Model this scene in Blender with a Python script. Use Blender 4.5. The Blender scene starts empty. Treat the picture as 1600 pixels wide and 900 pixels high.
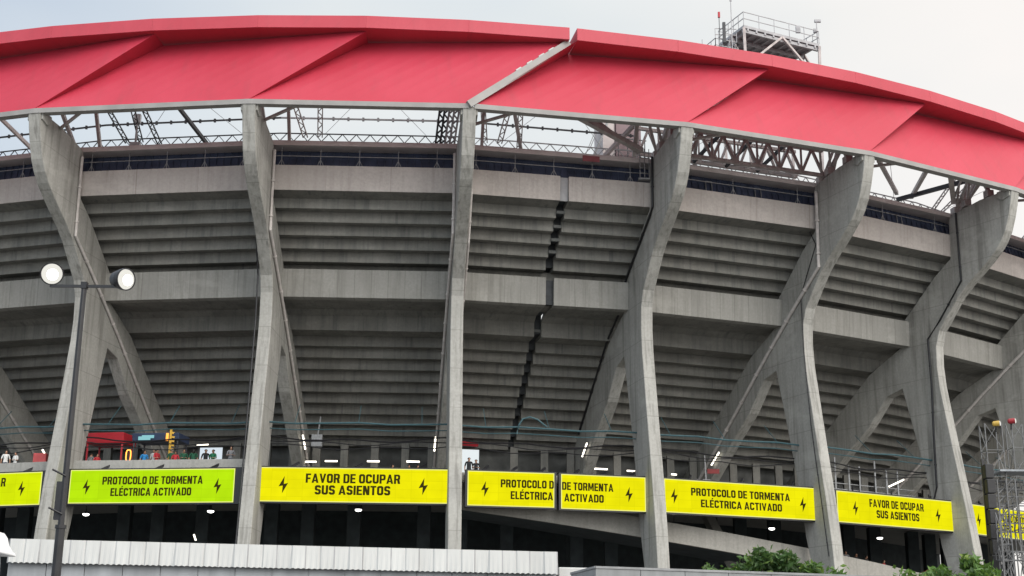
import bpy, bmesh, math, random
from mathutils import Vector, Matrix, noise
random.seed(7)
scene = bpy.context.scene
COL = scene.collection
R = math.radians

# ------------------------------------------------------------------ camera
H = 1.7                                    # eye height above the ground
cam_d = bpy.data.cameras.new('camera'); cam = bpy.data.objects.new('camera', cam_d); COL.objects.link(cam)
cam_d.sensor_width = 36.0; cam_d.lens = 36.0 * 2148.13 / 1600.0
cam_d.clip_start = 0.1; cam_d.clip_end = 5000
cam.matrix_world = Matrix.Translation((0, 0, H)) @ Matrix.Rotation(R(90 + 15.957), 4, 'X') @ Matrix.Rotation(R(0.554), 4, 'Z')
scene.camera = cam

# ------------------------------------------------------------------ sky, sun, exposure
SUN_EL, SUN_AZ = 34.0, 148.0               # elevation, compass-style azimuth (from +Y clockwise)
CLOUD = 0.74
w = bpy.data.worlds.new('World'); scene.world = w; w.use_nodes = True
nt = w.node_tree; nt.nodes.clear()
out = nt.nodes.new('ShaderNodeOutputWorld')
sky = nt.nodes.new('ShaderNodeTexSky'); sky.sky_type = 'NISHITA'; sky.sun_disc = False
sky.sun_elevation = R(SUN_EL); sky.sun_rotation = R(SUN_AZ)
bg1 = nt.nodes.new('ShaderNodeBackground'); bg1.inputs['Strength'].default_value = 0.10
nt.links.new(sky.outputs[0], bg1.inputs[0])
tc = nt.nodes.new('ShaderNodeTexCoord')
sep = nt.nodes.new('ShaderNodeSeparateXYZ'); nt.links.new(tc.outputs['Generated'], sep.inputs[0])
def mth(tree, op, a, b=None, c=None, clamp=False):
    n = tree.nodes.new('ShaderNodeMath'); n.operation = op; n.use_clamp = clamp
    for k, v in enumerate((a, b, c)):
        if v is None: continue
        if isinstance(v, (int, float)): n.inputs[k].default_value = v
        else: tree.links.new(v, n.inputs[k])
    return n.outputs[0]
def mapr(tree, v, a, b, c, d, smooth=False):
    n = tree.nodes.new('ShaderNodeMapRange'); n.clamp = True
    if smooth: n.interpolation_type = 'SMOOTHSTEP'
    tree.links.new(v, n.inputs[0])
    for k, x in enumerate((a, b, c, d)): n.inputs[k + 1].default_value = x
    return n.outputs[0]
def ramp(tree, v, stops):
    n = tree.nodes.new('ShaderNodeValToRGB'); tree.links.new(v, n.inputs[0])
    e = n.color_ramp.elements
    e[0].position, e[0].color = stops[0][0], (*stops[0][1], 1)
    e[1].position, e[1].color = stops[-1][0], (*stops[-1][1], 1)
    for p, c in stops[1:-1]:
        k = e.new(p); k.color = (*c, 1)
    return n.outputs[0]
cn = nt.nodes.new('ShaderNodeTexNoise'); cn.inputs['Scale'].default_value = 3.2; cn.inputs['Detail'].default_value = 3.0
mp = nt.nodes.new('ShaderNodeMapping'); mp.inputs['Scale'].default_value = (1.0, 1.0, 2.2)
nt.links.new(tc.outputs['Generated'], mp.inputs[0]); nt.links.new(mp.outputs[0], cn.inputs[0])
gx = mth(nt, 'ADD', mapr(nt, sep.outputs[0], -0.42, 0.36, 0.08, 0.95), mth(nt, 'MULTIPLY', mth(nt, 'SUBTRACT', cn.outputs[0], 0.5), 0.85), clamp=True)
cc = ramp(nt, gx, [(0.0, (0.57, 0.65, 0.75)), (0.25, (0.68, 0.745, 0.80)), (0.5, (0.80, 0.835, 0.835)), (0.75, (0.93, 0.915, 0.88)), (1.0, (1.0, 0.955, 0.91))])
el = mth(nt, 'MULTIPLY', mapr(nt, sep.outputs[2], 0.45, 1.0, 1.0, 1.5), mapr(nt, mth(nt, 'SUBTRACT', mth(nt, 'MULTIPLY', sep.outputs[1], .85), mth(nt, 'MULTIPLY', sep.outputs[0], .53)), 0.45, -0.6, 1.0, 2.4))   # overcast sky is brighter overhead and round the veiled sun behind the viewer
bg2 = nt.nodes.new('ShaderNodeBackground'); nt.links.new(cc, bg2.inputs[0])
nt.links.new(mth(nt, 'MULTIPLY', el, CLOUD), bg2.inputs['Strength'])
mx = nt.nodes.new('ShaderNodeMixShader'); mx.inputs[0].default_value = 0.90
nt.links.new(bg1.outputs[0], mx.inputs[1]); nt.links.new(bg2.outputs[0], mx.inputs[2]); nt.links.new(mx.outputs[0], out.inputs[0])

sd = bpy.data.lights.new('sun', 'SUN'); sd.energy = 1.2; sd.angle = R(38); sd.color = (1.0, 0.965, 0.91)
so = bpy.data.objects.new('sun', sd); COL.objects.link(so)
dvec = Vector((math.sin(R(SUN_AZ)) * math.cos(R(SUN_EL)), math.cos(R(SUN_AZ)) * math.cos(R(SUN_EL)), math.sin(R(SUN_EL))))
so.rotation_euler = (-dvec).to_track_quat('-Z', 'Y').to_euler()
scene.view_settings.view_transform = 'Standard'; scene.view_settings.look = 'None'
scene.view_settings.exposure = 0.5; scene.view_settings.gamma = 1.0; scene.view_settings.use_curve_mapping = False

EXPO = 2 ** scene.view_settings.exposure
# ------------------------------------------------------------------ helpers
class MB:
    """collects polygons; build() links them as ONE mesh object"""
    def __init__(s): s.v = []; s.f = []; s.m = []
    def poly(s, pts, m=0):
        k = len(s.v); s.v += [tuple(p) for p in pts]; s.f.append(tuple(range(k, k + len(pts)))); s.m.append(m)
    def mesh(s, vs, fs, m=0):
        k = len(s.v); s.v += [tuple(p) for p in vs]
        for f in fs: s.f.append(tuple(k + i for i in f)); s.m.append(m)
    def prism(s, A, B, m=0):
        n = len(A); k = len(s.v); s.v += [tuple(p) for p in A] + [tuple(p) for p in B]
        s.f.append(tuple(range(k + n - 1, k - 1, -1))); s.f.append(tuple(range(k + n, k + 2 * n)))
        for i in range(n):
            j = (i + 1) % n; s.f.append((k + i, k + j, k + n + j, k + n + i))
        s.m += [m] * (n + 2)
    def box(s, c, d, rz=0.0, m=0):
        c = Vector(c); x, y, z = d[0] / 2, d[1] / 2, d[2] / 2; ca, sa = math.cos(rz), math.sin(rz)
        def q(a, b, e): return (c.x + ca * a - sa * b, c.y + sa * a + ca * b, c.z + e)
        s.prism([q(-x, -y, -z), q(x, -y, -z), q(x, y, -z), q(-x, y, -z)], [q(-x, -y, z), q(x, -y, z), q(x, y, z), q(-x, y, z)], m)
    def bar(s, a, b, w_, h=None, m=0, up=(0, 0, 1)):
        a = Vector(a); b = Vector(b); h = h or w_; d = (b - a).normalized(); u = Vector(up)
        if abs(d.dot(u)) > .97: u = Vector((1, 0, 0))
        x = d.cross(u).normalized() * w_ / 2; y = x.cross(d).normalized() * h / 2
        s.prism([a - x - y, a + x - y, a + x + y, a - x + y], [b - x - y, b + x - y, b + x + y, b - x + y], m)
    def tube(s, pts, r, n=8, m=0, r2=None):
        pts = [Vector(p) for p in pts]; N = len(pts); rings = []
        for i, p in enumerate(pts):
            d = (pts[min(i + 1, N - 1)] - pts[max(i - 1, 0)]).normalized()
            u = Vector((0, 0, 1)) if abs(d.z) < .95 else Vector((1, 0, 0))
            x = d.cross(u).normalized(); y = x.cross(d); rr = r if r2 is None else r + (r2 - r) * i / (N - 1)
            rings.append([p + (x * math.cos(t) + y * math.sin(t)) * rr for t in [2 * math.pi * k / n for k in range(n)]])
        k0 = len(s.v)
        for g in rings: s.v += [tuple(p) for p in g]
        for i in range(N - 1):
            for k in range(n):
                l = (k + 1) % n; s.f.append((k0 + i * n + k, k0 + i * n + l, k0 + (i + 1) * n + l, k0 + (i + 1) * n + k)); s.m.append(m)
        s.f.append(tuple(k0 + k for k in range(n))[::-1]); s.f.append(tuple(k0 + (N - 1) * n + k for k in range(n))); s.m += [m, m]
    def lathe(s, c, ax, prof, n=20, m=0):
        c = Vector(c); d = Vector(ax).normalized(); u = Vector((0, 0, 1)) if abs(d.z) < .95 else Vector((1, 0, 0))
        x = d.cross(u).normalized(); y = x.cross(d); k0 = len(s.v)
        for (t, r) in prof:
            for k in range(n):
                a = 2 * math.pi * k / n; s.v.append(tuple(c + d * t + (x * math.cos(a) + y * math.sin(a)) * max(r, 1e-4)))
        for i in range(len(prof) - 1):
            for k in range(n):
                l = (k + 1) % n; s.f.append((k0 + i * n + k, k0 + i * n + l, k0 + (i + 1) * n + l, k0 + (i + 1) * n + k)); s.m.append(m)
        s.f.append(tuple(k0 + k for k in range(n))[::-1]); q = k0 + (len(prof) - 1) * n
        s.f.append(tuple(q + k for k in range(n))); s.m += [m, m]
    def lattice(s, a, b, wid, side, r=0.03, n=None, m=0):
        """flat two chord lattice with zigzag web; side = unit offset direction"""
        a = Vector(a); b = Vector(b); o = Vector(side).normalized() * wid / 2
        s.bar(a - o, b - o, r * 2, m=m); s.bar(a + o, b + o, r * 2, m=m)
        n = n or max(2, int((b - a).length / (wid * 1.1)))
        for i in range(n):
            p, q = a.lerp(b, i / n), a.lerp(b, (i + 1) / n)
            if i % 2: p, q = p + o, q - o
            else: p, q = p - o, q + o
            s.bar(p, q, r * 1.4, m=m)
    def build(s, name, mats, parent=None, bevel=0, smooth=False, loc=None):
        me = bpy.data.meshes.new(name)
        base = Vector(loc) if loc is not None else (ORIG.get(parent.name, Vector((0, 0, 0))) if parent else Vector((0, 0, 0)))
        me.from_pydata([tuple(Vector(p) - base) for p in s.v], [], s.f)
        mats = mats if isinstance(mats, (list, tuple)) else [mats]
        for q in mats: me.materials.append(q)
        me.polygons.foreach_set('material_index', s.m)
        bm = bmesh.new(); bm.from_mesh(me); bmesh.ops.recalc_face_normals(bm, faces=bm.faces); bm.to_mesh(me); bm.free()
        if smooth: me.polygons.foreach_set('use_smooth', [True] * len(me.polygons))
        me.update()
        o = bpy.data.objects.new(name, me); COL.objects.link(o)
        if parent: o.parent = parent
        else: o.location = base
        ORIG[o.name] = base
        if bevel:
            b = o.modifiers.new('bevel', 'BEVEL'); b.width = bevel; b.segments = 2; b.limit_method = 'ANGLE'; b.angle_limit = R(35)
        return o
ORIG = {}
def tag(o, label=None, cat=None, group=None, kind=None):
    if label: o['label'] = label
    if cat: o['category'] = cat
    if group: o['group'] = group
    if kind: o['kind'] = kind
    return o
def empty(name, loc):
    o = bpy.data.objects.new(name, None); COL.objects.link(o); o.location = loc; o.empty_display_size = .3
    ORIG[o.name] = Vector(loc); return o

# ------------------------------------------------------------------ materials
def base_mat(name, col, rough=.6, metal=0.0, spec=.4):
    m = bpy.data.materials.new(name); m.use_nodes = True; b = m.node_tree.nodes['Principled BSDF']
    b.inputs['Base Color'].default_value = (*col, 1); b.inputs['Roughness'].default_value = rough
    b.inputs['Metallic'].default_value = metal; b.inputs['Specular IOR Level'].default_value = spec
    return m
def noisy(name, col, var=.15, scale=3.0, rough=.6, metal=0.0, spec=.4, stretch=(1, 1, 1), col2=None):
    m = base_mat(name, col, rough, metal, spec); t = m.node_tree; b = t.nodes['Principled BSDF']
    c = t.nodes.new('ShaderNodeTexCoord'); mpn = t.nodes.new('ShaderNodeMapping'); mpn.inputs['Scale'].default_value = stretch
    t.links.new(c.outputs['Object'], mpn.inputs[0])
    n = t.nodes.new('ShaderNodeTexNoise'); n.inputs['Scale'].default_value = scale; n.inputs['Detail'].default_value = 6
    t.links.new(mpn.outputs[0], n.inputs[0])
    lo = tuple(x * (1 - var) for x in col); hi = col2 or tuple(min(1, x * (1 + var)) for x in col)
    t.links.new(ramp(t, n.outputs[0], [(.3, lo), (.7, hi)]), b.inputs['Base Color'])
    return m
def emit(name, col, s):
    m = bpy.data.materials.new(name); m.use_nodes = True; t = m.node_tree; t.nodes.clear()
    e = t.nodes.new('ShaderNodeEmission'); e.inputs[0].default_value = (*col, 1); e.inputs[1].default_value = s
    o = t.nodes.new('ShaderNodeOutputMaterial'); t.links.new(e.outputs[0], o.inputs[0]); return m
RAD = 80.945
def concrete(name, col, streak=.35, seam=0.0, stain=.3, dark=(.09, .095, .09), board=0.0, fs=2.6):
    """weathered concrete in stadium coordinates: run-off streaks, blotches, optional vertical formwork seams"""
    m = base_mat(name, col, .88, 0, .25); t = m.node_tree; b = t.nodes['Principled BSDF']
    c = t.nodes.new('ShaderNodeTexCoord'); sp = t.nodes.new('ShaderNodeSeparateXYZ'); t.links.new(c.outputs['Object'], sp.inputs[0])
    ang = mth(t, 'MULTIPLY', mth(t, 'ARCTAN2', sp.outputs[0], mth(t, 'MULTIPLY', sp.outputs[1], -1.0)), RAD)
    rad = mth(t, 'SQRT', mth(t, 'ADD', mth(t, 'MULTIPLY', sp.outputs[0], sp.outputs[0]), mth(t, 'MULTIPLY', sp.outputs[1], sp.outputs[1])))
    def vec(a, r_, z):
        k = t.nodes.new('ShaderNodeCombineXYZ')
        for i, (s_, f) in enumerate(((ang, a), (rad, r_), (sp.outputs[2], z))): t.links.new(mth(t, 'MULTIPLY', s_, f), k.inputs[i])
        return k.outputs[0]
    def noi(v, sc, det, ro=.55):
        n = t.nodes.new('ShaderNodeTexNoise'); n.inputs['Scale'].default_value = sc; n.inputs['Detail'].default_value = det
        n.inputs['Roughness'].default_value = ro; t.links.new(v, n.inputs[0]); return n.outputs[0]
    st = mapr(t, noi(vec(fs, fs * .5, .13), 1.0, 7, .65), .44, .72, 0, 1, True)
    bl = mapr(t, noi(vec(.45, .45, .45), 1.0, 6, .6), .38, .70, 0, 1)
    fine = noi(vec(5, 5, 5), 1.2, 5, .6)
    def mix(a, bcol, f, mode='MIX'):
        n = t.nodes.new('ShaderNodeMix'); n.data_type = 'RGBA'; n.blend_type = mode
        if isinstance(f, float): n.inputs[0].default_value = f
        else: t.links.new(f, n.inputs[0])
        for k, v in ((6, a), (7, bcol)):
            if isinstance(v, tuple): n.inputs[k].default_value = (*v, 1)
            else: t.links.new(v, n.inputs[k])
        return n.outputs[2]
    cA = tuple(x * .86 for x in col); cB = tuple(min(1, x * 1.13) for x in col)
    k = ramp(t, fine, [(.25, cA), (.75, cB)])
    k = mix(k, tuple(x * .62 for x in col), mth(t, 'MULTIPLY', bl, stain))
    k = mix(k, dark, mth(t, 'MULTIPLY', st, streak))
    run = mapr(t, noi(vec(1.1, .6, .045), 1.7, 4, .5), .63, .70, 0, 1, True)
    k = mix(k, tuple(x * .8 for x in dark), mth(t, 'MULTIPLY', run, streak * .75))
    pale = mapr(t, noi(vec(.22, .3, .5), 1.0, 5, .6), .56, .66, 0, .30, True)
    k = mix(k, tuple(min(1, x * 1.35) for x in col), pale)
    if seam:
        fr = mth(t, 'FRACT', mth(t, 'DIVIDE', mth(t, 'ADD', ang, 500.0), seam))
        ln = mth(t, 'LESS_THAN', fr, .05 / seam)
        cell = mth(t, 'FLOOR', mth(t, 'DIVIDE', mth(t, 'ADD', ang, 500.0), seam))
        wn = t.nodes.new('ShaderNodeTexWhiteNoise'); wn.noise_dimensions = '1D'; t.links.new(cell, wn.inputs['W'])
        k = mix(k, tuple(x * .74 for x in col), mth(t, 'MULTIPLY', wn.outputs[0], .45))
        k = mix(k, dark, mth(t, 'MULTIPLY', ln, mth(t, 'ADD', mth(t, 'MULTIPLY', wn.outputs[0], .5), .25)))
    if board:
        fr = mth(t, 'FRACT', mth(t, 'DIVIDE', sp.outputs[2], board))
        k = mix(k, dark, mth(t, 'MULTIPLY', mth(t, 'LESS_THAN', fr, .05 / board), .35))
    t.links.new(k, b.inputs['Base Color'])
    bp = t.nodes.new('ShaderNodeBump'); bp.inputs['Strength'].default_value = .25; bp.inputs['Distance'].default_value = .03
    t.links.new(fine, bp.inputs['Height']); t.links.new(bp.outputs[0], b.inputs['Normal'])
    return m
M = {}
M['rib'] = concrete('rib_concrete', (.338, .332, .308), .58, 0, .40, (.115, .11, .097), board=2.6, fs=4.2)
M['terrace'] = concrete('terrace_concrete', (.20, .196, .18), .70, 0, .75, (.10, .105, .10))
M['ring'] = concrete('ring_concrete', (.298, .293, .272), .72, 1.18, .42, (.16, .155, .14))
M['fascia'] = concrete('parapet_concrete', (.45, .415, .39), .35, 4.2, .32, (.23, .20, .18))
M['deck'] = concrete('deck_concrete', (.30, .295, .275), .25, 0, .2)
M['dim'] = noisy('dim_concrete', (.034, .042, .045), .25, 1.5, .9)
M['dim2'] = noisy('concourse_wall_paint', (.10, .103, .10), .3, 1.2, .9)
M['ramp'] = concrete('ramp_concrete', (.30, .29, .265), .2, 0, .2)
M['navy'] = noisy('navy_panel', (.040, .050, .085), .3, 1.0, .35)
M['gutter'] = noisy('gutter_paint', (.50, .45, .44), .12, 1.0, .5)
M['steel'] = noisy('pale_steel', (.38, .34, .33), .2, 2.0, .55)
M['steelgrey'] = noisy('grey_steel', (.30, .30, .31), .2, 2.0, .5)
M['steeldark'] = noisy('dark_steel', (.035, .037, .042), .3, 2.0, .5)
M['galv'] = noisy('galvanised', (.21, .215, .22), .2, 6.0, .5, .3)
M['black'] = noisy('black_paint', (.012, .012, .014), .3, 5.0, .4)
M['pipe'] = noisy('pipe_paint', (.46, .43, .41), .15, 3.0, .5)
M['teal'] = noisy('teal_pipe', (.030, .075, .088), .2, 3.0, .5)
M['joint'] = noisy('joint_seal', (.030, .034, .038), .3, 3.0, .7)
M['jointgrey'] = noisy('joint_cover', (.30, .30, .31), .12, 2.0, .6)
M['trim'] = noisy('canopy_edge_steel', (.27, .26, .25), .12, 1.0, .5)
M['white'] = noisy('white_sheet', (.43, .435, .425), .10, 1.1, .45, stretch=(2.2, 2.2, .5))
M['seam'] = noisy('sheet_seam', (.27, .275, .28), .2, 3, .6)
M['greypanel'] = noisy('grey_panel', (.26, .275, .29), .22, 1.4, .5, stretch=(3, 3, .35))
M['hoard'] = noisy('hoarding_panel', (.20, .208, .212), .2, 1.4, .5, stretch=(3, 3, .4))
def red_mat(name, col):
    """coated sheet: faint vertical seams, sun fading and rain dirt"""
    m = base_mat(name, col, .55, 0, .35); t = m.node_tree; b = t.nodes['Principled BSDF']
    c = t.nodes.new('ShaderNodeTexCoord'); sp = t.nodes.new('ShaderNodeSeparateXYZ'); t.links.new(c.outputs['Object'], sp.inputs[0])
    ang = mth(t, 'MULTIPLY', mth(t, 'ARCTAN2', sp.outputs[0], mth(t, 'MULTIPLY', sp.outputs[1], -1.0)), 85.0)
    cv = t.nodes.new('ShaderNodeCombineXYZ'); t.links.new(mth(t, 'MULTIPLY', ang, .9), cv.inputs[0]); t.links.new(mth(t, 'MULTIPLY', sp.outputs[2], .22), cv.inputs[1])
    n1 = t.nodes.new('ShaderNodeTexNoise'); n1.inputs['Scale'].default_value = 1.3; n1.inputs['Detail'].default_value = 6; t.links.new(cv.outputs[0], n1.inputs[0])
    n2 = t.nodes.new('ShaderNodeTexNoise'); n2.inputs['Scale'].default_value = .16; n2.inputs['Detail'].default_value = 4; t.links.new(c.outputs['Object'], n2.inputs[0])
    k = ramp(t, n2.outputs[0], [(.35, tuple(x * .93 for x in col)), (.65, (col[0] * 1.03, col[1] * 1.25, col[2] * 1.2))])
    seam = mth(t, 'MULTIPLY', mth(t, 'LESS_THAN', mth(t, 'FRACT', mth(t, 'DIVIDE', mth(t, 'ADD', ang, mth(t, 'MULTIPLY', sp.outputs[2], -.9)), 2.15)), .018), .16)
    f = mth(t, 'ADD', mapr(t, n1.outputs[0], .5, .78, 0, .20, True), seam)
    mxn = t.nodes.new('ShaderNodeMix'); mxn.data_type = 'RGBA'; t.links.new(f, mxn.inputs[0]); t.links.new(k, mxn.inputs[6]); mxn.inputs[7].default_value = (.16, .04, .045, 1)
    t.links.new(mxn.outputs[2], b.inputs['Base Color'])
    bp = t.nodes.new('ShaderNodeBump'); bp.inputs['Strength'].default_value = .35; bp.inputs['Distance'].default_value = .10; t.links.new(n1.outputs[0], bp.inputs['Height']); t.links.new(bp.outputs[0], b.inputs['Normal'])
    return m
M['red'] = red_mat('canopy_red', (.405, .026, .049))
M['redcap'] = red_mat('canopy_cap_red', (.43, .045, .066))
M['redsign'] = noisy('red_sign', (.36, .018, .028), .1, 2.0, .5)

# ------------------------------------------------------------------ stadium coordinates
CX, CY, R0 = -11.936, 164.512, 80.945
YC, PH0, DPH = R(-4.14985), R(1.89907), R(9.07921)
RIB = {3: 3.006, 1: 1.0129, 2: 2.0216, 4: 4.0231, 5: 5.0072, 6: 6.0085}
def ri(i): return RIB.get(i, float(i))
def frame(i):
    t = YC - (PH0 + (i - 3) * DPH)
    return Vector((-math.sin(t), -math.cos(t), 0)), Vector((math.cos(t), -math.sin(t), 0))
def P(i, r, z, off=0.0):
    o, t = frame(i)
    return Vector((CX, CY, H + z)) + o * (R0 + r) + t * off
def chord(i0, i1, u, r, z):           # point on the straight line between two radial planes
    return P(i0, r, z).lerp(P(i1, r, z), u)
def bayP(b, idx, r, z):               # straight bay from pillar b to b+1, idx in pillar units
    i0, i1 = ri(b), ri(b + 1); return P(i0, r, z).lerp(P(i1, r, z), (idx - i0) / (i1 - i0))
def arc(mb, i0, i1, sec, m=0):
    mb.prism([P(i0, r, z) for r, z in sec], [P(i1, r, z) for r, z in sec], m)
def bay_arc(mb, b, a, c, sec, m=0):
    mb.prism([bayP(b, a, r, z) for r, z in sec], [bayP(b, c, r, z) for r, z in sec], m)
FIRST, LAST = -1, 9
stadium = empty('stadium', (CX, CY, 0))
tag(stadium, 'huge concrete stadium with curved outward leaning ribs and a red canopy', 'stadium')

# ground -----------------------------------------------------------
g = MB(); g.poly([(-900, -300, 0), (900, -300, 0), (900, 1500, 0), (-900, 1500, 0)])
M['asphalt'] = noisy('plaza_paving', (.135, .132, .127), .2, .8, .9)
tag(g.build('ground', M['asphalt']), kind='structure')

# pillars ----------------------------------------------------------
OUT = [(1.15, -1.7), (.9, 0), (.55, 3.5), (.22, 6.9), (.05, 8.8), (-.38, 12), (-.88, 15), (-1.25, 17.3), (-1.6, 19.5), (-1.83, 21), (-1.93, 22.5), (-1.85, 24), (-1.45, 25.05),
       (-.75, 25.85), (-.12, 26.58), (.45, 27.2), (1.3, 27.9), (2.4, 28.65), (3.25, 29.25), (4.0, 29.85), (4.5, 30.4), (4.95, 31.1), (5.3, 32), (5.6, 33), (5.8, 33.98)]
INN = [(5.05, 34.0), (3.0, 33.92), (.55, 33.5), (.15, 33.25), (.0, 30.2), (-1.5, 29.2), (-4.75, 26.4), (-4.9, 24.6), (-8.4, 22.95), (-18.3, 15.3), (-19.0, 12.2),
       (-17.5, 12.2), (-11.4, 17.0), (-8.8, 18.9), (-6.85, 20.95), (-5.3, 21.35), (-4.3, 17.3), (-3.45, 13.6), (-2.75, 9.5), (-2.1, 7.0), (-1.0, 2.0), (-.3, -1.7)]
SEC = OUT + INN
WR = 0.82
PIPE = [(.55, 32.9), (.55, 32.2), (.40, 27.5), (-2.45, 25.45), (-6.3, 22.5), (-12.5, 17.4), (-16.5, 14.2)]
for i in range(FIRST, LAST + 1):
    o, t = frame(ri(i)); mb = MB()
    mb.prism([P(ri(i), r, z, -WR / 2) for r, z in SEC], [P(ri(i), r, z, WR / 2) for r, z in SEC])
    pil = mb.build('pillar', M['rib'], stadium, bevel=.05)
    # bearing block under the canopy
    bb = MB(); bb.prism([P(ri(i), r, z, -WR / 2 - .12) for r, z in ((5.0, 33.3), (5.62, 33.5), (5.66, 34.02), (4.6, 34.02), (4.5, 33.6))],
                        [P(ri(i), r, z, WR / 2 + .12) for r, z in ((5.0, 33.3), (5.62, 33.5), (5.66, 34.02), (4.6, 34.02), (4.5, 33.6))])
    bb.build('bearing_block', M['rib'], pil, bevel=.03)
    def pipe(pts, side, r, mat, name):
        mb = MB(); mb.tube([P(ri(i), a, z, side * (WR / 2 + r + .02)) for a, z in pts], r, 10)
        for k in range(1, len(pts)):
            a = Vector((pts[k - 1][0], pts[k - 1][1], 0)); b_ = Vector((pts[k][0], pts[k][1], 0)); L = (b_ - a).length
            for s_ in range(int(L / 2.2)):
                q = a.lerp(b_, (s_ + .6) / max(1, int(L / 2.2))); d = (b_ - a).normalized() * .05
                mb.tube([P(ri(i), q.x - d.x, q.y - d.y, side * (WR / 2 + r + .02)), P(ri(i), q.x + d.x, q.y + d.y, side * (WR / 2 + r + .02))], r * 1.35, 10)
        mb.build(name, mat, pil, smooth=False)
    if i <= 2: pipe(PIPE, 1, .10, M['pipe'], 'drain_pipe')
    if i == 2: pipe([(-1.9, 33.0), (-1.2, 29), (-.2, 27), (-1.2, 25), (-1.3, 22), (-.6, 14), (.2, 7)], -1, .05, M['black'], 'cable')
    if i == 3:
        pipe(PIPE, -1, .10, M['pipe'], 'drain_pipe'); pipe([(1.9, 30.0), (.1, 27.0), (-2.6, 24.9), (-6.3, 22.5)], 1, .08, M['pipe'], 'drain_pipe')
    if i == 4: pipe([(.9, 33.6), (.8, 30.1), (.35, 29.7), (-4.4, 26.6), (-5.8, 24.6), (-8.5, 23.1), (-15, 17.6)], -1, .08, M['black'], 'drain_pipe')
    if i in (5, 7): pipe(PIPE, -1, .12, M['pipe'], 'drain_pipe')
    if i == 5:
        pipe([(-1.0, 33.4), (-1.0, 31.2), (.1, 29.2), (-1.9, 26.0), (-1.85, 22), (-1.5, 17), (-.9, 12.5), (-.3, 8)], -1, .03, M['black'], 'cable')
    if i == 6:
        pipe([(.9, 33.5), (.9, 28.3), (-1.26, 25.8), (-2.5, 24.6), (-2.46, 21.2), (-2.61, 17.7), (-2.7, 13.7), (-3.0, 12.9)], -1, .07, M['black'], 'cable')
    if i == 8: pipe(PIPE, -1, .12, M['pipe'], 'drain_pipe')

# terraces ---------------------------------------------------------
def stairs_upper():
    s = [(0.05, 30.36), (-1.15, 30.22)]; r, z = -1.15, 30.22
    zz = [29.55, 28.88, 28.22, 27.55, 26.88]
    for k, z2 in enumerate(zz):
        s.append((r, z2)); r -= .80; s.append((r, z2 + .06))
    s.append((-6.6, 26.94)); return s
def stairs_lower():
    s = [(-4.6, 24.42), (-8.1, 24.46), (-8.1, 23.12), (-10.0, 23.16)]; r, z = -10.0, 22.46
    while z > 16.5:
        s.append((r, z)); s.append((r - .835, z + .05)); r -= .835; z -= .645
    return s, r, z
UP = stairs_upper(); LO, rl, zl = stairs_lower()
JA, JB = 3.515, 3.560                     # the expansion joint of the third bay
def strip(b, a, c, sec, name, mat, th):
    mb = MB(); back = [(r - .25, z + th) for r, z in sec]
    n = len(sec)
    f0 = [bayP(b, a, r, z) for r, z in sec]; f1 = [bayP(b, c, r, z) for r, z in sec]
    for k in range(n - 1): mb.poly([f0[k], f1[k], f1[k + 1], f0[k + 1]])
    top0 = [bayP(b, a, r, z) for r, z in (sec[0], (sec[-1][0], sec[-1][1]))]
    # sloping upper skin and cheeks so that the terrace has real thickness
    A0, A1 = (sec[0][0] - .05, sec[0][1] + th), (sec[-1][0] - .05, sec[-1][1] + th + .6)
    mb.poly([bayP(b, a, *A0), bayP(b, a, *A1), bayP(b, c, *A1), bayP(b, c, *A0)])
    mb.poly([bayP(b, a, *sec[0]), bayP(b, a, *A0), bayP(b, c, *A0), bayP(b, c, *sec[0])])
    mb.poly([bayP(b, a, *sec[-1]), bayP(b, c, *sec[-1]), bayP(b, c, *A1), bayP(b, a, *A1)])
    for e in (a, c): mb.poly([bayP(b, e, *q) for q in sec] + [bayP(b, e, *A1), bayP(b, e, *A0)])
    return mb.build(name, mat, stadium)
def gauge(b, a, c):
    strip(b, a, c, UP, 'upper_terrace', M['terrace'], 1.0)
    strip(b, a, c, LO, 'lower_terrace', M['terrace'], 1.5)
    mb = MB(); bay_arc(mb, b, a, c, [(-4.18, 26.32), (-4.26, 24.40), (-4.9, 24.38), (-4.9, 26.32)]); mb.build('ring_beam', M['ring'], stadium, bevel=.025)
    mb = MB(); bay_arc(mb, b, a, c, [(.22, 32.03), (.12, 30.34), (-.35, 30.42), (-.35, 32.03)]); mb.build('parapet', M['fascia'], stadium, bevel=.025)
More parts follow.
